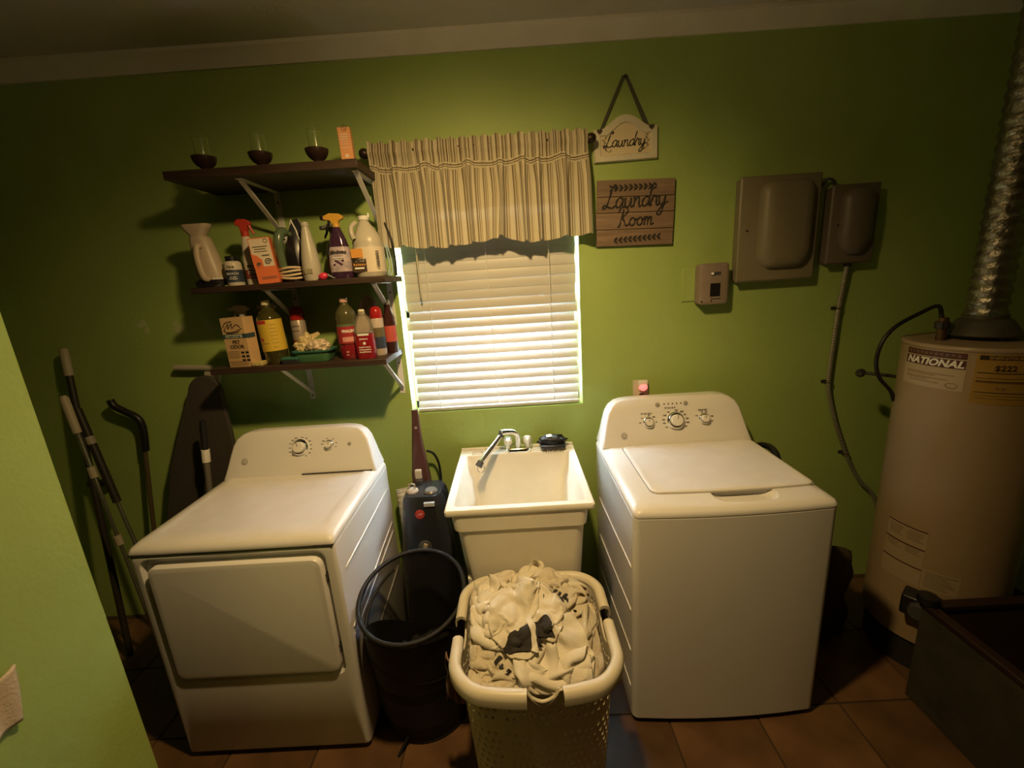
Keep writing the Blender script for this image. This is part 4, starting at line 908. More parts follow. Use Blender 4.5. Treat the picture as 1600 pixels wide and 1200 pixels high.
shell([(.0440, .03), (.0440, .11)], -130, -88, 10).build('cream_strip', mat('label_cream', (.60, .45, .24), .5), t)
text('PINALEN', .016, T(0, 0, .118) @ RZ(20), M_WPRINT, t, cyl=.0450, sx=.8, bold=.0006)
scribble(.014, .008, T(0, 0, .032) @ RZ(6), mat('label_pink', (.66, .3, .26)), t, 3, cyl=.0447); scribble(.014, .008, T(0, 0, .020) @ RZ(6), mat('label_pink', (.66, .3, .26)), t, 4, cyl=.0447)
# clear bottle of red liquid
t = thing('soap_bottle', 'clear flask-shaped bottle half filled with pink-red liquid', 'bottle', (-.592, -.222, Z3))
MB().loft([q2(.074, .050, .02, 0), q2(.080, .054, .022, .006), q2(.082, .055, .022, .06), q2(.080, .054, .022, .105)]).build('liquid', mat('soap_red', (.26, .012, .020), .10, coat=.6), t, smooth=50)
MB().loft([q2(.080, .054, .022, .105), q2(.078, .053, .022, .125), q2(.066, .046, .02, .150), q2(.046, .038, .018, .172), q2(.030, .030, .014, .184), q2(.028, .028, .013, .196)]).build('body', mat('clear_pet', (.55, .50, .42), .05, trans=.75, ior=1.3), t, smooth=50)
MB().lathe([(.013, .186), (.013, .200), (.010, .204)], 16).build('cap', mat('cream_cap2', (.70, .64, .48), .4), t)
MB().box(-.020, .026, -.0288, -.0276, .098, .106).build('print_line', M_WPRINT, t, smooth=0)
scribble(.036, .006, T(.003, -.0279, .084) @ F_WALL, M_WPRINT, t, 3); MB().lathe([(.006, 0), (.006, .0006)], 14, M=T(.004, -.0276, .066) @ F_WALL).build('round_print', M_WPRINT, t)
for _k in range(3): scribble(.050, .005, T(.004, -.0279, .050-.010*_k) @ F_WALL, M_WPRINT, t, _k)
# bag, aerosol, dark bottle at the right end
t = thing('tissue_bag', 'crumpled pale paper bag standing behind the red cleaner bottles', 'bag', (-.632, -.09, Z3))
def papr(u, v):
    a = (u-.5)*.10; z = .24*v; k = noise.noise(Vector((u*5, v*6, 2.2)))
    return (a*(1-.25*v)+.010*k+.035*v*v, .022*noise.noise(Vector((u*4+9, v*5, 1)))-.02*cos(u*pi*2)*(1-v*.6), z+.02*sin(u*4)*v)
MB().grid(papr, 24, 24).build('bag', mat('pale_paper', (.56, .46, .38), .6), t, smooth=40, solid=.002)
t = thing('aerosol_can', 'slim aerosol can with a rounded red cap at the right end of the lowest shelf', 'spray can', (-.556, -.150, Z3))
MB().lathe([(.026, 0), (.0275, .003), (.0275, .155), (.025, .160)], 22).build('can', mat('can_white', (.50, .42, .36), .3), t, smooth=50)
MB().lathe([(.026, .160), (.0265, .166), (.025, .190), (.018, .206), (.004, .211)], 22).build('cap', mat('red_cap', (.5, .02, .02)), t, smooth=50)
shell([(.0278, .03), (.0278, .08)], -20, 120).build('navy_band', mat('navy_label', (.035, .05, .085)), t)
shell([(.0278, .08), (.0278, .12)], -60, 90).build('olive_band', mat('can_olive', (.14, .11, .05), .5), t)
t = thing('dark_bottle', 'dark bottle with a red label at the far right of the lowest shelf', 'bottle', (-.518, -.10, Z3))
MB().lathe([(.024, 0), (.027, .005), (.027, .13), (.024, .155), (.014, .19), (.012, .215)], 22).build('body', mat('dark_wine', (.05, .018, .016), .15), t, smooth=50)
shell([(.0273, .05), (.0273, .12)], -90, 90).build('red_label', mat('salmon_label', (.50, .09, .07), .5), t)
MB().lathe([(.014, .212), (.014, .232), (.012, .234)], 16).build('cap', M_PGREY, t)

# ------------------------------------------------------------------ water heater
HX, HY, HR = 1.749, -.451, .215
wh = thing('water_heater', 'tall cream water heater tank with stickers in the right corner', 'water heater', (HX, HY, 0))
M_TANK = mat('cream_tank_paint', (.33, .24, .14), .42, var=.03, vscale=4)
MB().lathe([(.200, 0), (.200, .13), (.19, .135)], 48).build('stand', mat('dark_base', (.02, .018, .016), .6), wh)
MB().lathe([(.205, .135), (HR, .14), (HR, .30), (HR, 1.345)], 64).build('jacket', M_TANK, wh, smooth=50)
MB().lathe([(HR+.001, 1.340), (HR+.003, 1.342), (HR+.003, 1.352), (HR-.001, 1.356), (.19, 1.354), (.05, 1.357)], 64).build('lid', mat('tank_lid', (.34, .26, .17), .4), wh, smooth=50)
def cyl_patch(name, a0, a1, z0, z1, m, off=.0008, n=16, parent=wh, r=HR):
    def f(u, v): a = rad(a0+(a1-a0)*u); return ((r+off)*cos(a), (r+off)*sin(a), z0+(z1-z0)*v)
    return MB().grid(f, n, 1).build(name, m, parent, smooth=180)
def cyl_text(s, size, ang, z, m, **k): return text(s, size, RZ(ang+90) @ T(0, 0, z), m, wh, cyl=HR+.0016, **k)
M_STK = mat('sticker_cream', (.44, .35, .23), .5); M_STKB = mat('sticker_maroon', (.075, .022, .016), .45); M_STKY = mat('sticker_yellow', (.34, .21, .045), .5)
cyl_patch('maker_sticker', 164, 217, 1.200, 1.337, M_STK)
cyl_patch('sticker_band', 165, 216.5, 1.313, 1.335, M_STKB, .0014); cyl_patch('sticker_band', 165, 216.5, 1.278, 1.309, M_STKB, .0014)
cyl_text('NATIONAL', .034, 191, 1.293, M_WPRINT, shear=.25, bold=.0012, sx=1.06)
for k in range(11): cyl_patch('print_line', 168+4.2*k, 168+4.2*k+2.6, 1.319+.002*(k % 2), 1.329, mat('sticker_faint', (.16, .09, .06), .5), .0018, 2)
for z, a, b in ((1.252, 168, 210), (1.246, 168, 196), (1.235, 168, 206), (1.229, 168, 190), (1.220, 172, 200)): cyl_patch('print_line', a, b, z-.0015, z+.0015, mat('print_brown', (.22, .14, .07)), .0012, 8)
MB().tube([((HR+.0015)*cos(rad(209)+.022*cos(t)*3.2), (HR+.0015)*sin(rad(209)+.022*cos(t)*3.2), 1.217+.009*sin(t)) for t in [2*pi*k/20 for k in range(20)]], .0012, 4, closed=True).build('seal_mark', mat('print_brown', (.22, .14, .07)), wh)
cyl_patch('energy_sticker', 222, 262, 1.165, 1.337, M_STKY)
cyl_patch('sticker_band', 224, 260, 1.318, 1.333, mat('sticker_black', (.03, .02, .012), .5), .0014)
cyl_text('ENERGYGUIDE', .014, 242, 1.325, M_STKY, bold=.0004)
cyl_text('$222', .026, 241, 1.290, mat('sticker_black', (.03, .02, .012)), bold=.0004)
for z, h in ((1.272, .003), (1.255, .0015), (1.243, .003), (1.240, .0015), (1.205, .0025), (1.195, .001), (1.185, .001)): cyl_patch('print_line', 224, 260, z, z+h, mat('sticker_black', (.03, .02, .012)), .0013)
scribble(.030, .012, RZ(241+90) @ T(0, 0, 1.222), mat('print_brown', (.22, .14, .07)), wh, 5, cyl=HR+.0016)
cyl_patch('caution_sticker', 176, 213, .395, .640, mat('sticker_dull', (.37, .285, .18), .55), .0006)
for z in (.632, .555, .470): cyl_patch('print_line', 176, 213, z, z+.005, M_STKB, .0014)
for k in range(9):
    for a, b in ((179, 193), (197, 211)):
        z = .618-.0085*k-(.022 if k > 4 else 0); cyl_patch('print_line', a, b-(k*5) % 4, z, z+.0035, mat('sticker_fade', (.22, .165, .10), .6), .0012, 4)
cyl_patch('warning_sticker', 214, 242, .400, .484, mat('sticker_dull', (.37, .285, .18)), .0006)
for k in range(7): cyl_patch('print_line', 216, 240-(k*7) % 9, .472-.010*k, .476-.010*k, mat('sticker_fade', (.3, .25, .16)), .0012, 6)
# draft hood and gas valve
MB().lathe([(.105, 1.372), (.108, 1.376), (.075, 1.425), (.062, 1.432), (.062, 1.445)], 28, c=(.02, .02, 0)).build('draft_hood', mat('hood_metal', (.12, .11, .09), .45, metal=.6), wh, smooth=40)
for a in (20, 140, 260): MB().box(.085*cos(rad(a))+.02-.006, .085*cos(rad(a))+.02+.006, .085*sin(rad(a))+.02-.003, .085*sin(rad(a))+.02+.003, 1.353, 1.38).build('hood_leg', M_DGREY, wh)
MB().tube([(-.115, .035, 1.35), (-.115, .035, 1.44)], .016, 12).build('water_pipe', mat('old_copper', (.14, .08, .045), .45, metal=.7), wh, smooth=60)
MB().tube([(-.117, .035, 1.40), (-.117, .035, 1.425)], .022, 8).build('pipe_nut', M_SCREW, wh)
MB().tube(catmull([(-.100, .060, 1.44), (-.070, .110, 1.475), (-.120, .121, 1.453), (-.212, .121, 1.404), (-.258, .121, 1.343), (-.270, .121, 1.266), (-.248, .121, 1.199), (-.200, .115, 1.142), (-.185, .11, 1.10)], 8), .0075, 8).build('black_tube', M_BLACK, wh, smooth=180)
MB().tube([(-.225, .255, 1.19), (-.16, .20, 1.186), (-.11, .17, 1.18)], .007, 8).build('side_pipe', M_SCREW, wh)
MB().lathe([(.018, 0), (.018, .02), (.01, .03)], 8, M=T(-.218, .249, 1.19) @ RZ(-50) @ RX(90)).build('pipe_flange', M_SCREW, wh)
MB().box(-.055, .055, -.285, -.205, .30, .385, M=RZ(-52)).build('gas_valve', M_BLACK, wh, bevel=.008)
MB().lathe([(.030, 0), (.032, .01), (.028, .03)], 10, M=RZ(-52) @ T(.0, -.285, .345) @ RX(90)).build('valve_knob', M_DGREY, wh)
# foil vent duct
vd = thing('vent_duct', 'ribbed silver foil vent duct rising from the water heater', 'duct', (HX+.02, HY+.02, 1.432))
prof = []
for k in range(121):
    z = .008+k*.0100; prof.append((.055+.0035*sin(k*pi*.5)+.0018*noise.noise(Vector((0, 0, k*.4))), z))
MB().lathe(prof, 28).build('foil_tube', mat('crinkled_foil', (.30, .28, .24), .34, metal=.9, bump=.6, bscale=45), vd, smooth=60)
MB().lathe([(.070, 1.19), (.075, 1.20), (.09, 1.215), (.09, 1.223)], 28).build('ceiling_collar', mat('hood_metal', (.12, .11, .09)), vd, smooth=40)
# dark bag slumped beside the tank
bgd = thing('insulation_bundle', 'dark cloth bundle slumped against the left of the water heater', 'bundle', (1.375, -.32, 0))
def bund(u, v):
    th = 2*pi*u; z = .44*v; r = (.115-.05*v+.02*sin(3*th+1)+.03*noise.noise(Vector((cos(th)*2, sin(th)*2, v*4))))*(1 if v < .92 else (1-v)/.08*.9+.1)
    return (r*cos(th)*1.05+.02*v, r*sin(th)*.8-.03*v, z)
MB().grid(bund, 32, 20).build('bundle', mat('dark_bundle', (.055, .042, .024), .8, bump=.4, bscale=20), bgd, smooth=180)
# open crate in the right foreground
cr = thing('storage_crate', 'dark open-topped crate with a brown rim in front of the water heater', 'crate', (1.86, -1.02, 0))
M_CR = mat('crate_olive', (.040, .034, .020), .7, var=.25, vscale=12); M_CRR = mat('crate_rim_brown', (.026, .012, .009), .5); M_CRI = mat('crate_inside', (.05, .026, .014), .7, var=.2)
bx0, bx1, by0, by1, bh = 1.482, 2.22, -1.36, -.675, .405
for (a, b, c, d) in ((bx0, bx0+.02, by0, by1), (bx1-.02, bx1, by0, by1), (bx0+.02, bx1-.02, by1-.02, by1), (bx0+.02, bx1-.02, by0, by0+.02)):
    MB().box(a, b, c, d, .0, bh).build('side_panel', M_CR, cr, world=True, bevel=.003)
MB().box(bx0+.02, bx1-.02, by0+.02, by1-.02, .01, .03).build('bottom_panel', M_CRI, cr, world=True)
MB().box(bx0+.02, bx0+.024, by0+.02, by1-.02, .03, bh-.02).build('liner', M_CRI, cr, world=True)
MB().box(bx0+.02, bx1-.02, by1-.024, by1-.020, .03, bh-.02).build('liner', M_CRI, cr, world=True)
for (a, b, c, d) in ((bx0-.006, bx0+.030, by0, by1+.006), (bx1-.03, bx1+.006, by0, by1+.006), (bx0+.03, bx1-.03, by1-.030, by1+.006), (bx0+.03, bx1-.03, by0-.006, by0+.030)):
    MB().box(a, b, c, d, bh, bh+.022).build('rim', M_CRR, cr, world=True, bevel=.005)
MB().tube([(1.80, -.74, .40), (1.80, -1.0, .395)], .008, 8).build('rod_handle', M_PGREY, cr, world=True)
MB().lathe([(.03, 0), (.034, .01), (.03, .03), (.012, .034)], 12, c=(bx0+.012, by1-.006, bh+.022)).build('rim_knob', M_BLACK, cr, world=True)

# ------------------------------------------------------------------ ironing board against the wall, left of the dryer
ib = thing('ironing_board', 'dark covered ironing board standing on end behind the dryer', 'ironing board', (-1.52, -.12, 0))
def ibo(s=1):
    pts = []
    for k in range(17):
        a = pi*k/16; pts.append((.078*cos(a), 1.275+.085*sin(a)))
    pts += [(-.115, 1.13), (-.165, .90), (-.19, .6), (-.19, .12), (-.16, .03), (.16, .03), (.19, .12), (.19, .6), (.165, .90), (.115, 1.13)]
    return pts
Mi = T(-1.625, -.195, 0) @ RY(9.5) @ RX(-5)
M_IB = mat('dark_cover_cloth', (.050, .043, .036), .85, bump=.15, bscale=60)
MB().prism(ibo(), -.014, .010, M=Mi).build('board', M_IB, ib, world=True, bevel=.006, smooth=40)
M_FOOT = mat('grey_tube_paint', (.40, .37, .29), .45)
MB().tube([Mi @ Vector(p) for p in ((-.17, .040, 1.375), (.105, .040, 1.400))], .0135, 10).build('foot_bar', M_FOOT, ib, world=True)
MB().prism([(-.012, 1.10), (.010, 1.10), (.040, 1.375), (-.030, 1.372)], .030, .048, M=Mi).build('foot_neck', M_FOOT, ib, world=True)
MB().prism([(-.02, .30), (.02, .30), (.012, 1.12), (-.012, 1.12)], .012, .036, M=Mi).build('leg_tube', M_FOOT, ib, world=True)
# pole leaning on the board
pole = thing('hand_vacuum_pole', 'grey pole with dark grip leaning on the ironing board', 'pole', (-1.40, -.25, 0))
pa, pb = Vector((-1.43, -.33, .02)), Vector((-1.357, -.225, 1.165))
L_ = lambda t: tuple(pa+(pb-pa)*t)
MB().tube([L_(0), L_(.86)], .012, 10).build('shaft', mat('grey_pole', (.16, .15, .13), .4), pole, world=True)
MB().tube([L_(.86), L_(.97), L_(1.0)], [.013, .014, .010], 10).build('grip', M_BLACK, pole, world=True)
MB().tube([L_(.835), L_(.885)], .0165, 10).build('paper_sleeve', M_WPRINT, pole, world=True)

# ------------------------------------------------------------------ poles leaning in the left corner
def stick(name, label, cat, segs, group='poles leaning on the wall left of the dryer'):
    """segs: list of (part, material, points, radius)"""
    p0 = segs[0][2][0]; t = thing(name, label, cat, (p0[0], p0[1], 0), group=group)
    for nm, m, pts, r in segs: MB().tube(pts, r, 10).build(nm, m, t, world=True, smooth=60)
    return t
M_GRIP = mat('pale_grip', (.40, .36, .26), .5); M_STEEL = mat('pole_steel', (.62, .60, .55), .22, metal=.9); M_DKPOLE = mat('dark_pole', (.028, .024, .018), .45)
def lin(a, b, t): return tuple(a[i]+(b[i]-a[i])*t for i in range(3))
a, b = (-1.70, -.42, .02), (-2.048, -.05, 1.50)
a = (-1.93, -.30, .02)
stick('broom', 'dark broom handle with a pale end grip, leaning in the left corner', 'broom', [('shaft', M_DKPOLE, [a, lin(a, b, .93)], .014), ('grip', M_GRIP, [lin(a, b, .915), lin(a, b, .995), b], [.0175, .0175, .012])])
a, b = (-1.55, -.40, .02), (-1.925, -.22, 1.345)
a2 = (-1.66, -.40, .30); d_ = Vector((-1.767, -.30, .642))-Vector((-1.845, -.30, 1.319))
a = (-1.705, -.36, .02); b = (-1.868, -.28, 1.325)
stick('mop', 'thin steel mop pole with pale joints and grip, leaning in the left corner', 'mop', [('shaft', M_STEEL, [a, lin(a, b, .93)], .0072), ('grip', M_GRIP, [lin(a, b, .875), lin(a, b, .99), b], [.016, .016, .010]), ('joint', M_GRIP, [lin(a, b, .72), lin(a, b, .757)], .015), ('joint', M_GRIP, [lin(a, b, .475), lin(a, b, .508)], .015)])
a, b = (-1.74, -.24, .02), (-2.02, -.10, 1.22)
stick('duster_pole', 'dark duster pole with a steel lower section, behind the mop', 'pole', [('lower_section', M_STEEL, [a, lin(a, b, .64)], .009), ('upper_section', M_DKPOLE, [lin(a, b, .62), b], .017), ('tape_band', mat('tape_grey', (.35, .33, .26), .5), [lin(a, b, .86), lin(a, b, .89)], .0185)])
cn = [(-1.792, -.050, 1.02)]
pth = catmull([(-1.800, -.055, .98), (-1.788, -.05, 1.09), (-1.800, -.05, 1.145), (-1.850, -.055, 1.185), (-1.885, -.06, 1.215), (-1.895, -.06, 1.245)], 6)
stick('walking_cane', 'walking cane with a curved black handle, nearest the ironing board', 'cane', [('shaft', mat('cane_brown', (.09, .065, .035), .4), [(-1.87, -.16, .02), (-1.800, -.055, 1.0)], .0095), ('handle', M_BLACK, pth, [.016]*len(pth)), ('collar', M_STEEL, [(-1.801, -.056, .985), (-1.7995, -.0545, 1.0)], .012)])
hk = thing('wall_hook', 'small dark hook bracket on the wall behind the partition corner', 'hook', (-2.13, 0, .82))
MB().box(-2.16, -2.13, -.02, 0, .79, .88).build('plate', M_DKPOLE, hk, world=True, bevel=.003)
MB().box(-2.15, -2.04, -.05, -.018, .800, .830).build('arm', M_DKPOLE, hk, world=True, bevel=.004)

# ------------------------------------------------------------------ carpet cleaner
cc = thing('carpet_cleaner', 'upright carpet cleaner with black tank and brown handle between dryer and sink', 'vacuum', (-.42, -.22, 0))
M_CB = mat('blue_black_plastic', (.022, .025, .028), .25, coat=.3); M_HB = mat('maroon_brown_plastic', (.085, .035, .028), .4)
def qc(cx, cy, w, d, r, z): return ringz(rr(w, d, r, 4, cx, cy), z)
MB().loft([qc(-.462, -.060, .030, .022, .008, 1.105), qc(-.462, -.064, .034, .026, .008, 1.06), qc(-.464, -.075, .046, .032, .010, .97), qc(-.460, -.092, .068, .040, .012, .86), qc(-.456, -.11, .084, .048, .014, .80), qc(-.452, -.12, .09, .05, .014, .70)]).build('handle', M_HB, cc, world=True, smooth=40)
MB().lathe([(.007, 0), (.007, .003), (.004, .005)], 12, M=T(-.462, -.080, 1.02) @ RX(80)).build('handle_button', M_PGREY, cc, world=True)
MB().tube(catmull([(-.425, -.08, .90), (-.395, -.07, .88), (-.375, -.07, .83), (-.370, -.075, .76), (-.375, -.08, .70)], 6), .006, 8).build('power_cord', M_BLACK, cc, world=True, smooth=180)
MB().box(-.474, -.444, -.160, -.140, .79, .835).build('latch', mat('beige_latch', (.55, .50, .38), .45), cc, world=True, bevel=.004)
MB().box(-.474, -.444, -.170, -.130, .70, .79).build('latch_stem', M_DGREY, cc, world=True, bevel=.006)
bdy = MB().loft([qc(-.415, -.24, .262, .26, .06, .10), qc(-.415, -.235, .255, .24, .06, .40), qc(-.415, -.228, .232, .215, .05, .56), qc(-.418, -.222, .198, .19, .045, .70), qc(-.420, -.220, .182, .175, .04, .755), qc(-.420, -.220, .160, .155, .035, .772)]).build('tank', M_CB, cc, world=True, smooth=50)
for (x, y, r, m) in ((-.470, -.245, .026, mat('beige_cap', (.48, .42, .34), .4)), (-.385, -.255, .030, mat('smoke_cap', (.22, .20, .17), .2, metal=.4))):
    c = MB().lathe([(r, .770), (r*1.02, .778), (r*.8, .786), (r*.3, .788)], 20, c=(x, y, 0)).build('filler_cap', m, cc, world=True)
MB().tube([(-.484, -.245, .786), (-.484, -.245, .808), (-.470, -.245, .812), (-.458, -.245, .808), (-.458, -.245, .786)], .004, 6).build('cap_loop', mat('beige_cap', (.48, .42, .34)), cc, world=True)
MB().box(-.408, -.362, -.320, -.300, .735, .752, M=None).build('white_label', mat('pale_blue_label', (.50, .54, .56), .4), cc, world=True)
def on_front(z): return -.222-.0975-(.755-z)*.06
MB().lathe([(.021, 0), (.021, .003), (.017, .004)], 22, M=T(-.430, on_front(.70)+.004, .700) @ RX(82)).build('round_logo', mat('logo_red', (.42, .045, .035), .4), cc, world=True)
MB().prism([(-.012, -.003), (.010, -.002), (.014, .006), (-.004, .003)], .004, .0052, 'xy', M=T(-.430, on_front(.70)+.004, .700) @ RX(82)).build('logo_mark', mat('label_pink', (.66, .30, .26)), cc, world=True)
MB().lathe([(.030, 0), (.030, .006), (.024, .010)], 22, M=T(-.420, on_front(.545), .548) @ RX(80)).build('dial', M_DGREY, cc, world=True)
MB().prism([(-.012, -.022), (.006, -.020), (.016, .012), (-.002, .020)], .008, .018, 'xy', M=T(-.420, on_front(.545), .548) @ RX(80)).build('dial_knob', mat('brass_knob', (.42, .34, .22), .35, metal=.3), cc, world=True, bevel=.003)
MB().loft([qc(-.415, -.235, .262, .27, .05, .0), qc(-.415, -.235, .27, .28, .05, .02), qc(-.415, -.235, .26, .26, .05, .09), qc(-.415, -.25, .25, .26, .05, .12)]).build('base', M_CB, cc, world=True, smooth=50)

# ------------------------------------------------------------------ pop-up mesh hamper
hm = thing('mesh_hamper', 'round black mesh pop-up hamper standing before the carpet cleaner', 'hamper', (-.425, -.67, 0))
HBc, HTc = Vector((-.411, -.590, .004)), Vector((-.400, -.668, .585)); TS = .225
def hpt(a, v, k=1.0):
    r = (.180+.011*v)*k; c = HBc.lerp(HTc, v)
    x, y = r*cos(a), r*sin(a)
    return (c.x+x, c.y+y, c.z+(y*TS*v))
MB().grid(lambda u, v: hpt(2*pi*u, v, 1+.012*sin(v*17)*(1-v)), 48, 18).build('mesh_wall', mesh_fabric('black_mesh', (.012, .010, .009), .60), hm, world=True, smooth=180)
MB().tube([hpt(2*pi*k/48, 1.0) for k in range(48)], .0085, 8, closed=True).build('rim', mat('black_band', (.010, .009, .009), .6), hm, world=True, smooth=180)
MB().tube([hpt(2*pi*k/48, .005, .99) for k in range(48)], .005, 6, closed=True).build('bottom_hoop', mat('black_band', (.010, .009, .009)), hm, world=True, smooth=180)
MB().tube([hpt(2*pi*(.35+.9*k/60), .92-.62*k/60, .985) for k in range(61)], .0055, 6).build('spring_wire', mat('black_band', (.010, .009, .009)), hm, world=True, smooth=180)
MB().grid(lambda u, v: hpt(2*pi*u, v*(.30+.67*(.5-.5*cos(2*pi*((u-.25) % 1)))**.6), 1.004), 48, 10).build('solid_panel', mat('black_band', (.010, .009, .009)), hm, world=True, smooth=180)
MB().loft([[hpt(2*pi*k/48, .01, .97) for k in range(48)], [hpt(2*pi*k/48, .02, .5) for k in range(48)]], (1, 1)).build('bottom_panel', mat('black_band', (.010, .009, .009)), hm, world=True)
MB().tube([(-.455, -.772, .045), (-.480, -.80, .012), (-.487, -.812, .006)], .0055, 6).build('strap', mat('black_band', (.010, .009, .009)), hm, world=True)
hl = thing('dark_laundry', 'dark folded clothes at the bottom of the mesh hamper', 'clothes', (-.415, -.62, .02))
MB().grid(crumple(.150, .140, .13, 5.5, k1=.25, k2=.15, fine=5), 40, 24, M=T(0, 0, .15)).build('cloth', mat('dark_cloth', (.012, .011, .010), .9), hl, smooth=180)
MB().box(-.03, .03, -.02, .012, .29, .30, M=RZ(8) @ RX(25)).build('grey_tag', mat('grey_tag', (.11, .105, .09), .7), hl)

# ------------------------------------------------------------------ laundry basket
lb = thing('laundry_basket', 'white perforated plastic laundry basket with rolled rim, full of clothes', 'basket', (.04, -.87, 0))
M_BSK = mat('basket_plastic', (.74, .68, .54), .38)
ZB = .605
def bk_outline(t, v, off=0):
    """point on the basket wall: t 0..1 round, v 0..1 up; front (-y) bowed"""
    w = (.195+.028*v)+off; d = (.165+.030*v)+off; r = .075+off
    # perimeter walk of a rounded rectangle centred at (.04, -.865)
    segs = [2*(d-r), pi*r/2, 2*(w-r), pi*r/2]*2; tot = sum(segs); s = (t % 1)*tot; i = 0
    while s > segs[i]: s -= segs[i]; i += 1
    f = s/segs[i]
    if i == 0: x, y = w, -(d-r)+2*(d-r)*f
    elif i == 1: a = f*pi/2; x, y = w-r+r*cos(a), d-r+r*sin(a)
    elif i == 2: x, y = (w-r)-2*(w-r)*f, d
    elif i == 3: a = pi/2+f*pi/2; x, y = -(w-r)+r*cos(a), d-r+r*sin(a)
    elif i == 4: x, y = -w, (d-r)-2*(d-r)*f
    elif i == 5: a = pi+f*pi/2; x, y = -(w-r)+r*cos(a), -(d-r)+r*sin(a)
    elif i == 6: x, y = -(w-r)+2*(w-r)*f, -d
    else: a = 1.5*pi+f*pi/2; x, y = w-r+r*cos(a), -(d-r)+r*sin(a)
    if y < 0: y -= .034*max(0, 1-(x/(w*.95))**2)*(-y/d)
    if y > 0: y += .012*max(0, 1-(x/w)**2)*(y/d)
    return x+.038, y-.868
def dip(t):
    """height of the wall's upper edge: lower at the sides and at the front hand hole"""
    x, y = bk_outline(t, 1); s = 0
    if abs(x-.038) > .19: s = .055*max(0, 1-((y+.868)/.085)**2)
    if y < -1.0: s = max(s, .045*max(0, 1-((x-.050)/.045)**2))
    return s
def bpt(t, v, off=0):
    x, y = bk_outline(t, v, off); return (x, y, .004+(ZB-.004-dip(t))*v)
NU, NV = 76, 20; mb = MB()
for i in range(NU):
    for j in range(NV):
        t0, t1, v0, v1 = i/NU, (i+1)/NU, j/NV, (j+1)/NV
        corner = [bpt(t0, v0), bpt((t0+t1)/2, v0), bpt(t1, v0), bpt(t1, (v0+v1)/2), bpt(t1, v1), bpt((t0+t1)/2, v1), bpt(t0, v1), bpt(t0, (v0+v1)/2)]
        solid_ = j in (0, 19) or j in (15,) or (i % 19) in (0,) and j > 2
        if solid_: mb.add([corner[0], corner[2], corner[4], corner[6]], [(0, 1, 2, 3)]); continue
        mt, mv = (t0+t1)/2, (v0+v1)/2; ht, hv = (t1-t0)*.27, (v1-v0)*.30
        sh = .22*(t1-t0)*(1 if j % 2 else -1)
        hole = [bpt(mt+sh+ht*cos(a), mv+hv*sin(a)) for a in [rad(225+45*k) for k in range(8)]]
        mb.add(corner+hole, [(k, (k+1) % 8, 8+(k+1) % 8, 8+k) for k in range(8)])
mb.build('perforated_wall', M_BSK, lb, world=True, smooth=0, solid=.003)
MB().loft([[bpt(k/60, .0) for k in range(60)], [bpt(k/60, .012, -.01) for k in range(60)]]).build('bottom', M_BSK, lb, world=True)
def rimseg(ts, name='rim'):
    P0 = []
    for t in ts:
        x, y = bk_outline(t, 1, .012); P0.append((x, y, ZB+.004))
    n = len(P0); rings = []
    for i, p in enumerate(P0):
        p = Vector(p); tn = Vector(P0[min(i+1, n-1)])-Vector(P0[max(i-1, 0)]); tn.normalize(); nn = Vector((tn.y, -tn.x, 0)); up = Vector((0, 0, 1))
        sec = [(-.016, -.004), (-.013, .008), (-.004, .014), (.008, .013), (.017, .006), (.020, -.006), (.020, -.026), (.016, -.026), (.015, -.004), (.0, .004), (-.010, -.002)]
        rings.append([tuple(p+nn*a+up*b) for a, b in sec])
    MB().loft(rings).build(name, M_BSK, lb, world=True, smooth=60)
def trange(a, b, n): return [a+(b-a)*k/n for k in range(n+1)]
# find parameters of the rim pieces by position
def tof(cond):
    ks = [k/720 for k in range(720) if cond(*bk_outline(k/720, 1))]; return ks
right = [k for k in tof(lambda x, y: x > .2 and y < -.875) if k > .5 or k < .4]
# perimeter starts at the right side, front to back; t=0 is right-front
tq = {}
for k in range(720):
    x, y = bk_outline(k/720, 1)
    if 'rb' not in tq and x > .2 and y > -.835: tq['rb'] = k/720
    if x < -.1 and y > -.835: tq['lb'] = k/720
    if 'lf' not in tq and x < -.1 and y < -.905 and k > 200: tq['lf'] = k/720
    if y < -1.0 and x < .005: tq['fl'] = k/720
    if y < -1.0 and 'fr' not in tq and x > .095: tq['fr'] = k/720
rimseg(trange(tq['rb'], tq['lb'], 60)); rimseg(trange(tq['lf'], tq['fl'], 40))
rk = 0
for k in range(720):
    x, y = bk_outline(k/720, 1)
    if x > .2 and y < -.885: rk = k/720 if k < 360 else rk
rimseg(trange(tq['fr'], 1+rk, 40))
pts = [bpt(k/400, 1, .002) for k in range(401)]
MB().tube(pts[:-1], .0035, 6, closed=True).build('edge_bead', M_BSK, lb, world=True, smooth=180)
# hand hole lip at the front
MB().tube(catmull([(.004, -1.094, ZB+.004), (.020, -1.096, ZB-.022), (.050, -1.098, ZB-.034), (.082, -1.095, ZB-.022), (.096, -1.092, ZB+.004)], 6), .005, 8).build('hand_hole_lip', M_BSK, lb, world=True, smooth=180)

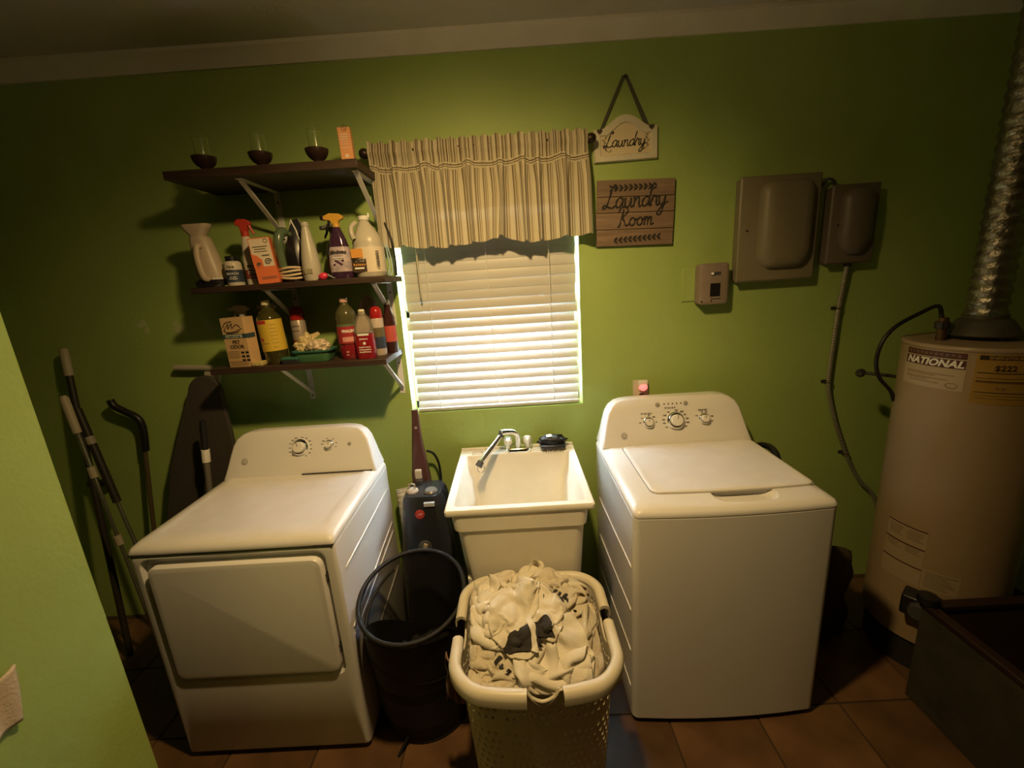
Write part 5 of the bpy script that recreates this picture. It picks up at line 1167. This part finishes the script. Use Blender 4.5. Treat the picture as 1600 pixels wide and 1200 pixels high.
# ------------------------------------------------------------------ clothes heaped in the basket
# each garment is dropped crumpled onto what already lies in the basket (a small cloth simulation)
GN = 120; GX, GY, GS = -.27, -1.18, .62/120
XX, YY = np.meshgrid(GX+(np.arange(GN)+.5)*GS, GY+(np.arange(GN)+.5)*GS, indexing='ij')
IN = (np.abs(XX-.038) < .205) & (YY > -1.085) & (YY < -.687)
HF = np.where(IN, .575+.085*np.clip(1-((XX-.03)/.26)**2-((YY+.80)/.24)**2, -1, 1), .60)
def hs_at(x, y):
    fx = np.clip((x-GX)/GS-.5, 0, GN-1.01); fy = np.clip((y-GY)/GS-.5, 0, GN-1.01)
    i = fx.astype(int); j = fy.astype(int); a = fx-i; b = fy-j
    return HF[i, j]*(1-a)*(1-b)+HF[i+1, j]*a*(1-b)+HF[i, j+1]*(1-a)*b+HF[i+1, j+1]*a*b
def blur(h):
    p = np.pad(h, 1, mode='edge'); return (p[:-2, 1:-1]+p[2:, 1:-1]+p[1:-1, :-2]+p[1:-1, 2:]+2*h)/6
def garment(label, cx, cy, sa, sb, rot, m, seed, squash=.62, over=0, R=.13, n=40, steps=80, cat='laundry'):
    global HF
    rg = np.random.RandomState(seed)
    U, V = np.meshgrid(np.linspace(-1, 1, n), np.linspace(-1, 1, n), indexing='ij')
    def nz(fr, k):
        o = np.zeros_like(U)
        for _ in range(5):
            th = rg.rand()*6.28; o += np.sin((U*cos(th)+V*sin(th))*fr*(.6+.8*rg.rand())+rg.rand()*6.28)
        return o/5*k
    X = U*sa/2*squash+nz(5, .022)+nz(11, .006); Y = V*sb/2*squash+nz(5, .022)+nz(11, .006)
    Pn = np.zeros((n, n, 3)); Pn[..., 0] = cx+X*cos(rot)-Y*sin(rot); Pn[..., 1] = cy+X*sin(rot)+Y*cos(rot)
    Pn[..., 2] = hs_at(Pn[..., 0], Pn[..., 1]).max()+.05+nz(7, .045)+nz(15, .02)
    vel = np.zeros_like(Pn); ra, rb = sa/(n-1), sb/(n-1); rd = sqrt(ra*ra+rb*rb)
    G = []
    for p in (0, 1):
        G.append(((slice(p, n-1, 2), slice(None)), (slice(p+1, n, 2), slice(None)), ra, .5)); G.append(((slice(None), slice(p, n-1, 2)), (slice(None), slice(p+1, n, 2)), rb, .5))
        G.append(((slice(p, n-1, 2), slice(0, n-1)), (slice(p+1, n, 2), slice(1, n)), rd, .2)); G.append(((slice(p, n-1, 2), slice(1, n)), (slice(p+1, n, 2), slice(0, n-1)), rd, .2))
    B = [((slice(0, n-2), slice(None)), (slice(2, n), slice(None)), 2*ra, .10), ((slice(None), slice(0, n-2)), (slice(None), slice(2, n)), 2*rb, .10), ((slice(0, n-3), slice(None)), (slice(3, n), slice(None)), 3*ra, .035), ((slice(None), slice(0, n-3)), (slice(None), slice(3, n)), 3*rb, .035)]
    lim_x, lim_y = .200+over, .185+over
    for st in range(steps):
        vel *= .93; vel[..., 2] -= .0020; Q = Pn+vel
        for it in range(6):
            for a, b, r0, k in G+B:
                d = Q[b]-Q[a]; l = np.sqrt((d*d).sum(-1, keepdims=True))+1e-9; c = d*(k*(l-r0)/l); Q[a] += c; Q[b] -= c
            h = hs_at(Q[..., 0], Q[..., 1])+.004; low = Q[..., 2] < h
            Q[..., 2] = np.where(low, h, Q[..., 2])
            ex = Q[..., 0]-cx; ey = Q[..., 1]-cy; rr2 = np.sqrt(ex*ex+ey*ey)+1e-9; sc = np.minimum(1, R/rr2); Q[..., 0] = cx+ex*sc; Q[..., 1] = cy+ey*sc
            Q[..., 0] = np.clip(Q[..., 0], .038-lim_x, .038+lim_x); Q[..., 1] = np.clip(Q[..., 1], -1.078-over, -.872+lim_y)
        nv = Q-Pn; nv[..., 0] = np.where(low, nv[..., 0]*.25, nv[..., 0]); nv[..., 1] = np.where(low, nv[..., 1]*.25, nv[..., 1])
        vel = np.clip(nv, -.02, .02); Pn = Q
    # raise the height field by what now lies there
    k4 = 4; N4 = (n-1)*k4+1; t = np.linspace(0, n-1, N4); i0 = np.minimum(t.astype(int), n-2); fr = (t-i0)
    R1 = Pn[i0]*(1-fr)[:, None, None]+Pn[i0+1]*fr[:, None, None]; R2 = R1[:, i0]*(1-fr)[None, :, None]+R1[:, i0+1]*fr[None, :, None]
    ii = np.clip(((R2[..., 0]-GX)/GS).astype(int), 0, GN-1); jj = np.clip(((R2[..., 1]-GY)/GS).astype(int), 0, GN-1)
    np.maximum.at(HF, (ii.ravel(), jj.ravel()), R2[..., 2].ravel()); HF = blur(HF)
    tx = np.gradient(Pn, axis=0); ty = np.gradient(Pn, axis=1); nr = np.cross(tx, ty); nr /= np.linalg.norm(nr, axis=-1, keepdims=True)+1e-9
    nr *= np.where(nr[..., 2:3] < 0, -1, 1)
    def f(u, v, lift=0):
        a = min(max(u, 0), 1)*(n-1); b = min(max(v, 0), 1)*(n-1); i = min(int(a), n-2); j = min(int(b), n-2); a -= i; b -= j
        W = ((1-a)*(1-b), a*(1-b), (1-a)*b, a*b); I4 = ((i, j), (i+1, j), (i, j+1), (i+1, j+1))
        p = sum(w*Pn[k_] for w, k_ in zip(W, I4)); q_ = sum(w*nr[k_] for w, k_ in zip(W, I4))
        return tuple(float(c) for c in p+q_*lift)
    g = thing('garment', label, cat, (cx, cy, float(Pn[..., 2].min())), group='white laundry heaped in the basket')
    o = MB().grid(lambda u, v: f(u, v), n-1, n-1).build('cloth', m, g, world=True, smooth=180, solid=.003)
    md = o.modifiers.new('soft', 'SUBSURF'); md.levels = 1; md.render_levels = 2
    return g, f, o
M_C1 = mat('white_cotton', (.74, .68, .55), .85, sheen=.2, bump=.25, bscale=300)
M_C2 = mat('cream_towel', (.66, .59, .45), .9, sheen=.3, bump=.5, bscale=220)
M_C3 = mat('thin_white_cloth', (.78, .73, .62), .75, bump=.2, bscale=200)
M_C4 = mat('grey_beige_cloth', (.50, .44, .34), .85, bump=.3, bscale=250)
g7, f7, _ = garment('beige cloth tucked under the right rim of the basket', .160, -.930, .44, .44, .1, M_C4, 33, .36, 0, .11)
g5, f5, _ = garment('towel with dashed stitching at the front left of the basket', -.075, -.980, .54, .44, -.3, M_C2, 94, .38, 0, .12)
g1, f1, _ = garment('cream cotton shirt at the back left of the basket', -.050, -.770, .66, .60, .4, M_C1, 13, .34, .012, .135)
g2, f2, _ = garment('cream cotton sheet heaped at the back edge of the basket', .105, -.765, .66, .56, -.5, M_C1, 47, .34, .015, .13)
g3, f3, _ = garment('cream towel with black stitching at the right of the heap', .125, -.860, .46, .42, -.9, M_C2, 72, .40, .01, .12)
g4, f4, _ = garment('crumpled thin shirt on the left of the heap', -.065, -.865, .60, .50, .2, M_C3, 29, .34, .0, .12)
g6, f6, _ = garment('crumpled white pillowcase at the front right of the heap', .085, -.995, .62, .50, .5, M_C3, 61, .36, .0, .125)
g8, f8, o8 = garment('cream shirt with a dark lining showing in the middle of the heap', .015, -.915, .30, .24, .15, M_C1, 88, .70, 0, .115)
def patch_on(t, f, poly, m, name, lift=.004, n=10):
    """a darker piece of cloth sewn on: poly in (u, v) of the garment"""
    mb = MB(); (a, b, c, d) = poly
    def g(s, r):
        u = (a[0]*(1-s)+b[0]*s)*(1-r)+(d[0]*(1-s)+c[0]*s)*r; v = (a[1]*(1-s)+b[1]*s)*(1-r)+(d[1]*(1-s)+c[1]*s)*r
        return f(u, v, lift)
    return mb.grid(g, n, n).build(name, m, t, world=True, smooth=180)
M_LIN = mat('black_lining', (.030, .026, .024), .8)
patch_on(g8, f8, ((.14, .10), (.86, .05), (.76, .34), (.34, .38)), M_LIN, 'dark_lining', .008, 24)
patch_on(g8, f8, ((.48, .05), (.54, .05), (.60, .40), (.54, .40)), M_C3, 'white_seam', .011, 16)
def stitches(t, f, p0, p1, n, m=M_INK, w=.010, wide=.026):
    for k in range(n):
        s0 = (k+.15)/n; s1 = (k+.7)/n; dx, dy = p1[0]-p0[0], p1[1]-p0[1]; l = sqrt(dx*dx+dy*dy); nx, ny = -dy/l*wide, dx/l*wide
        q_ = lambda s, e: (p0[0]+dx*s+nx*e, p0[1]+dy*s+ny*e)
        patch_on(t, f, (q_(s0, -1), q_(s1, -1), q_(s1, 1), q_(s0, 1)), m, 'stitch', .006, 2)
stitches(g3, f3, (.20, .30), (.42, .74), 12); stitches(g3, f3, (.66, .30), (.74, .66), 9)
stitches(g5, f5, (.20, .24), (.62, .30), 11); stitches(g5, f5, (.30, .72), (.78, .52), 12)
stitches(g4, f4, (.52, .10), (.84, .26), 9, M_PRINT)
# pinkish sock caught between hamper and basket
sk_ = thing('pink_cloth', 'dusty pink cloth squeezed between hamper and laundry basket', 'cloth', (-.225, -.90, .40))
def pinkc(u, v):
    a = (u-.5)*.075; return (-.222+a*(1-.5*v)+.012*noise.noise(Vector((u*4, v*4, 1))), -.905+.03*noise.noise(Vector((u*5, v*3, 5)))-.02*v, .36+.19*v+.01*sin(u*7))
MB().grid(pinkc, 16, 24).build('cloth', mat('dusty_pink', (.22, .13, .11), .85), sk_, world=True, smooth=180, solid=.004)
# pale towel hanging on the partition in the left foreground
tw = thing('hand_towel', 'pale towel hanging at the left edge on the partition wall', 'towel', (-1.036, -1.36, 1.0))
def towl(u, v):
    y = -1.300-.10*u-.022*v*(1-u); z = .985-.115*v-.02*u*(1-v)
    return (-1.030+.006+.004*sin(u*9+v*2), y, z)
MB().grid(towl, 20, 16).build('cloth', mat('pale_towel', (.62, .52, .40), .9, bump=.3, bscale=150), tw, world=True, smooth=180, solid=.006)
MB().lathe([(.006, 0), (.006, .012), (.009, .016)], 10, M=T(-1.036, -1.36, .985) @ RY(90)).build('hook', M_SCREW, tw, world=True)
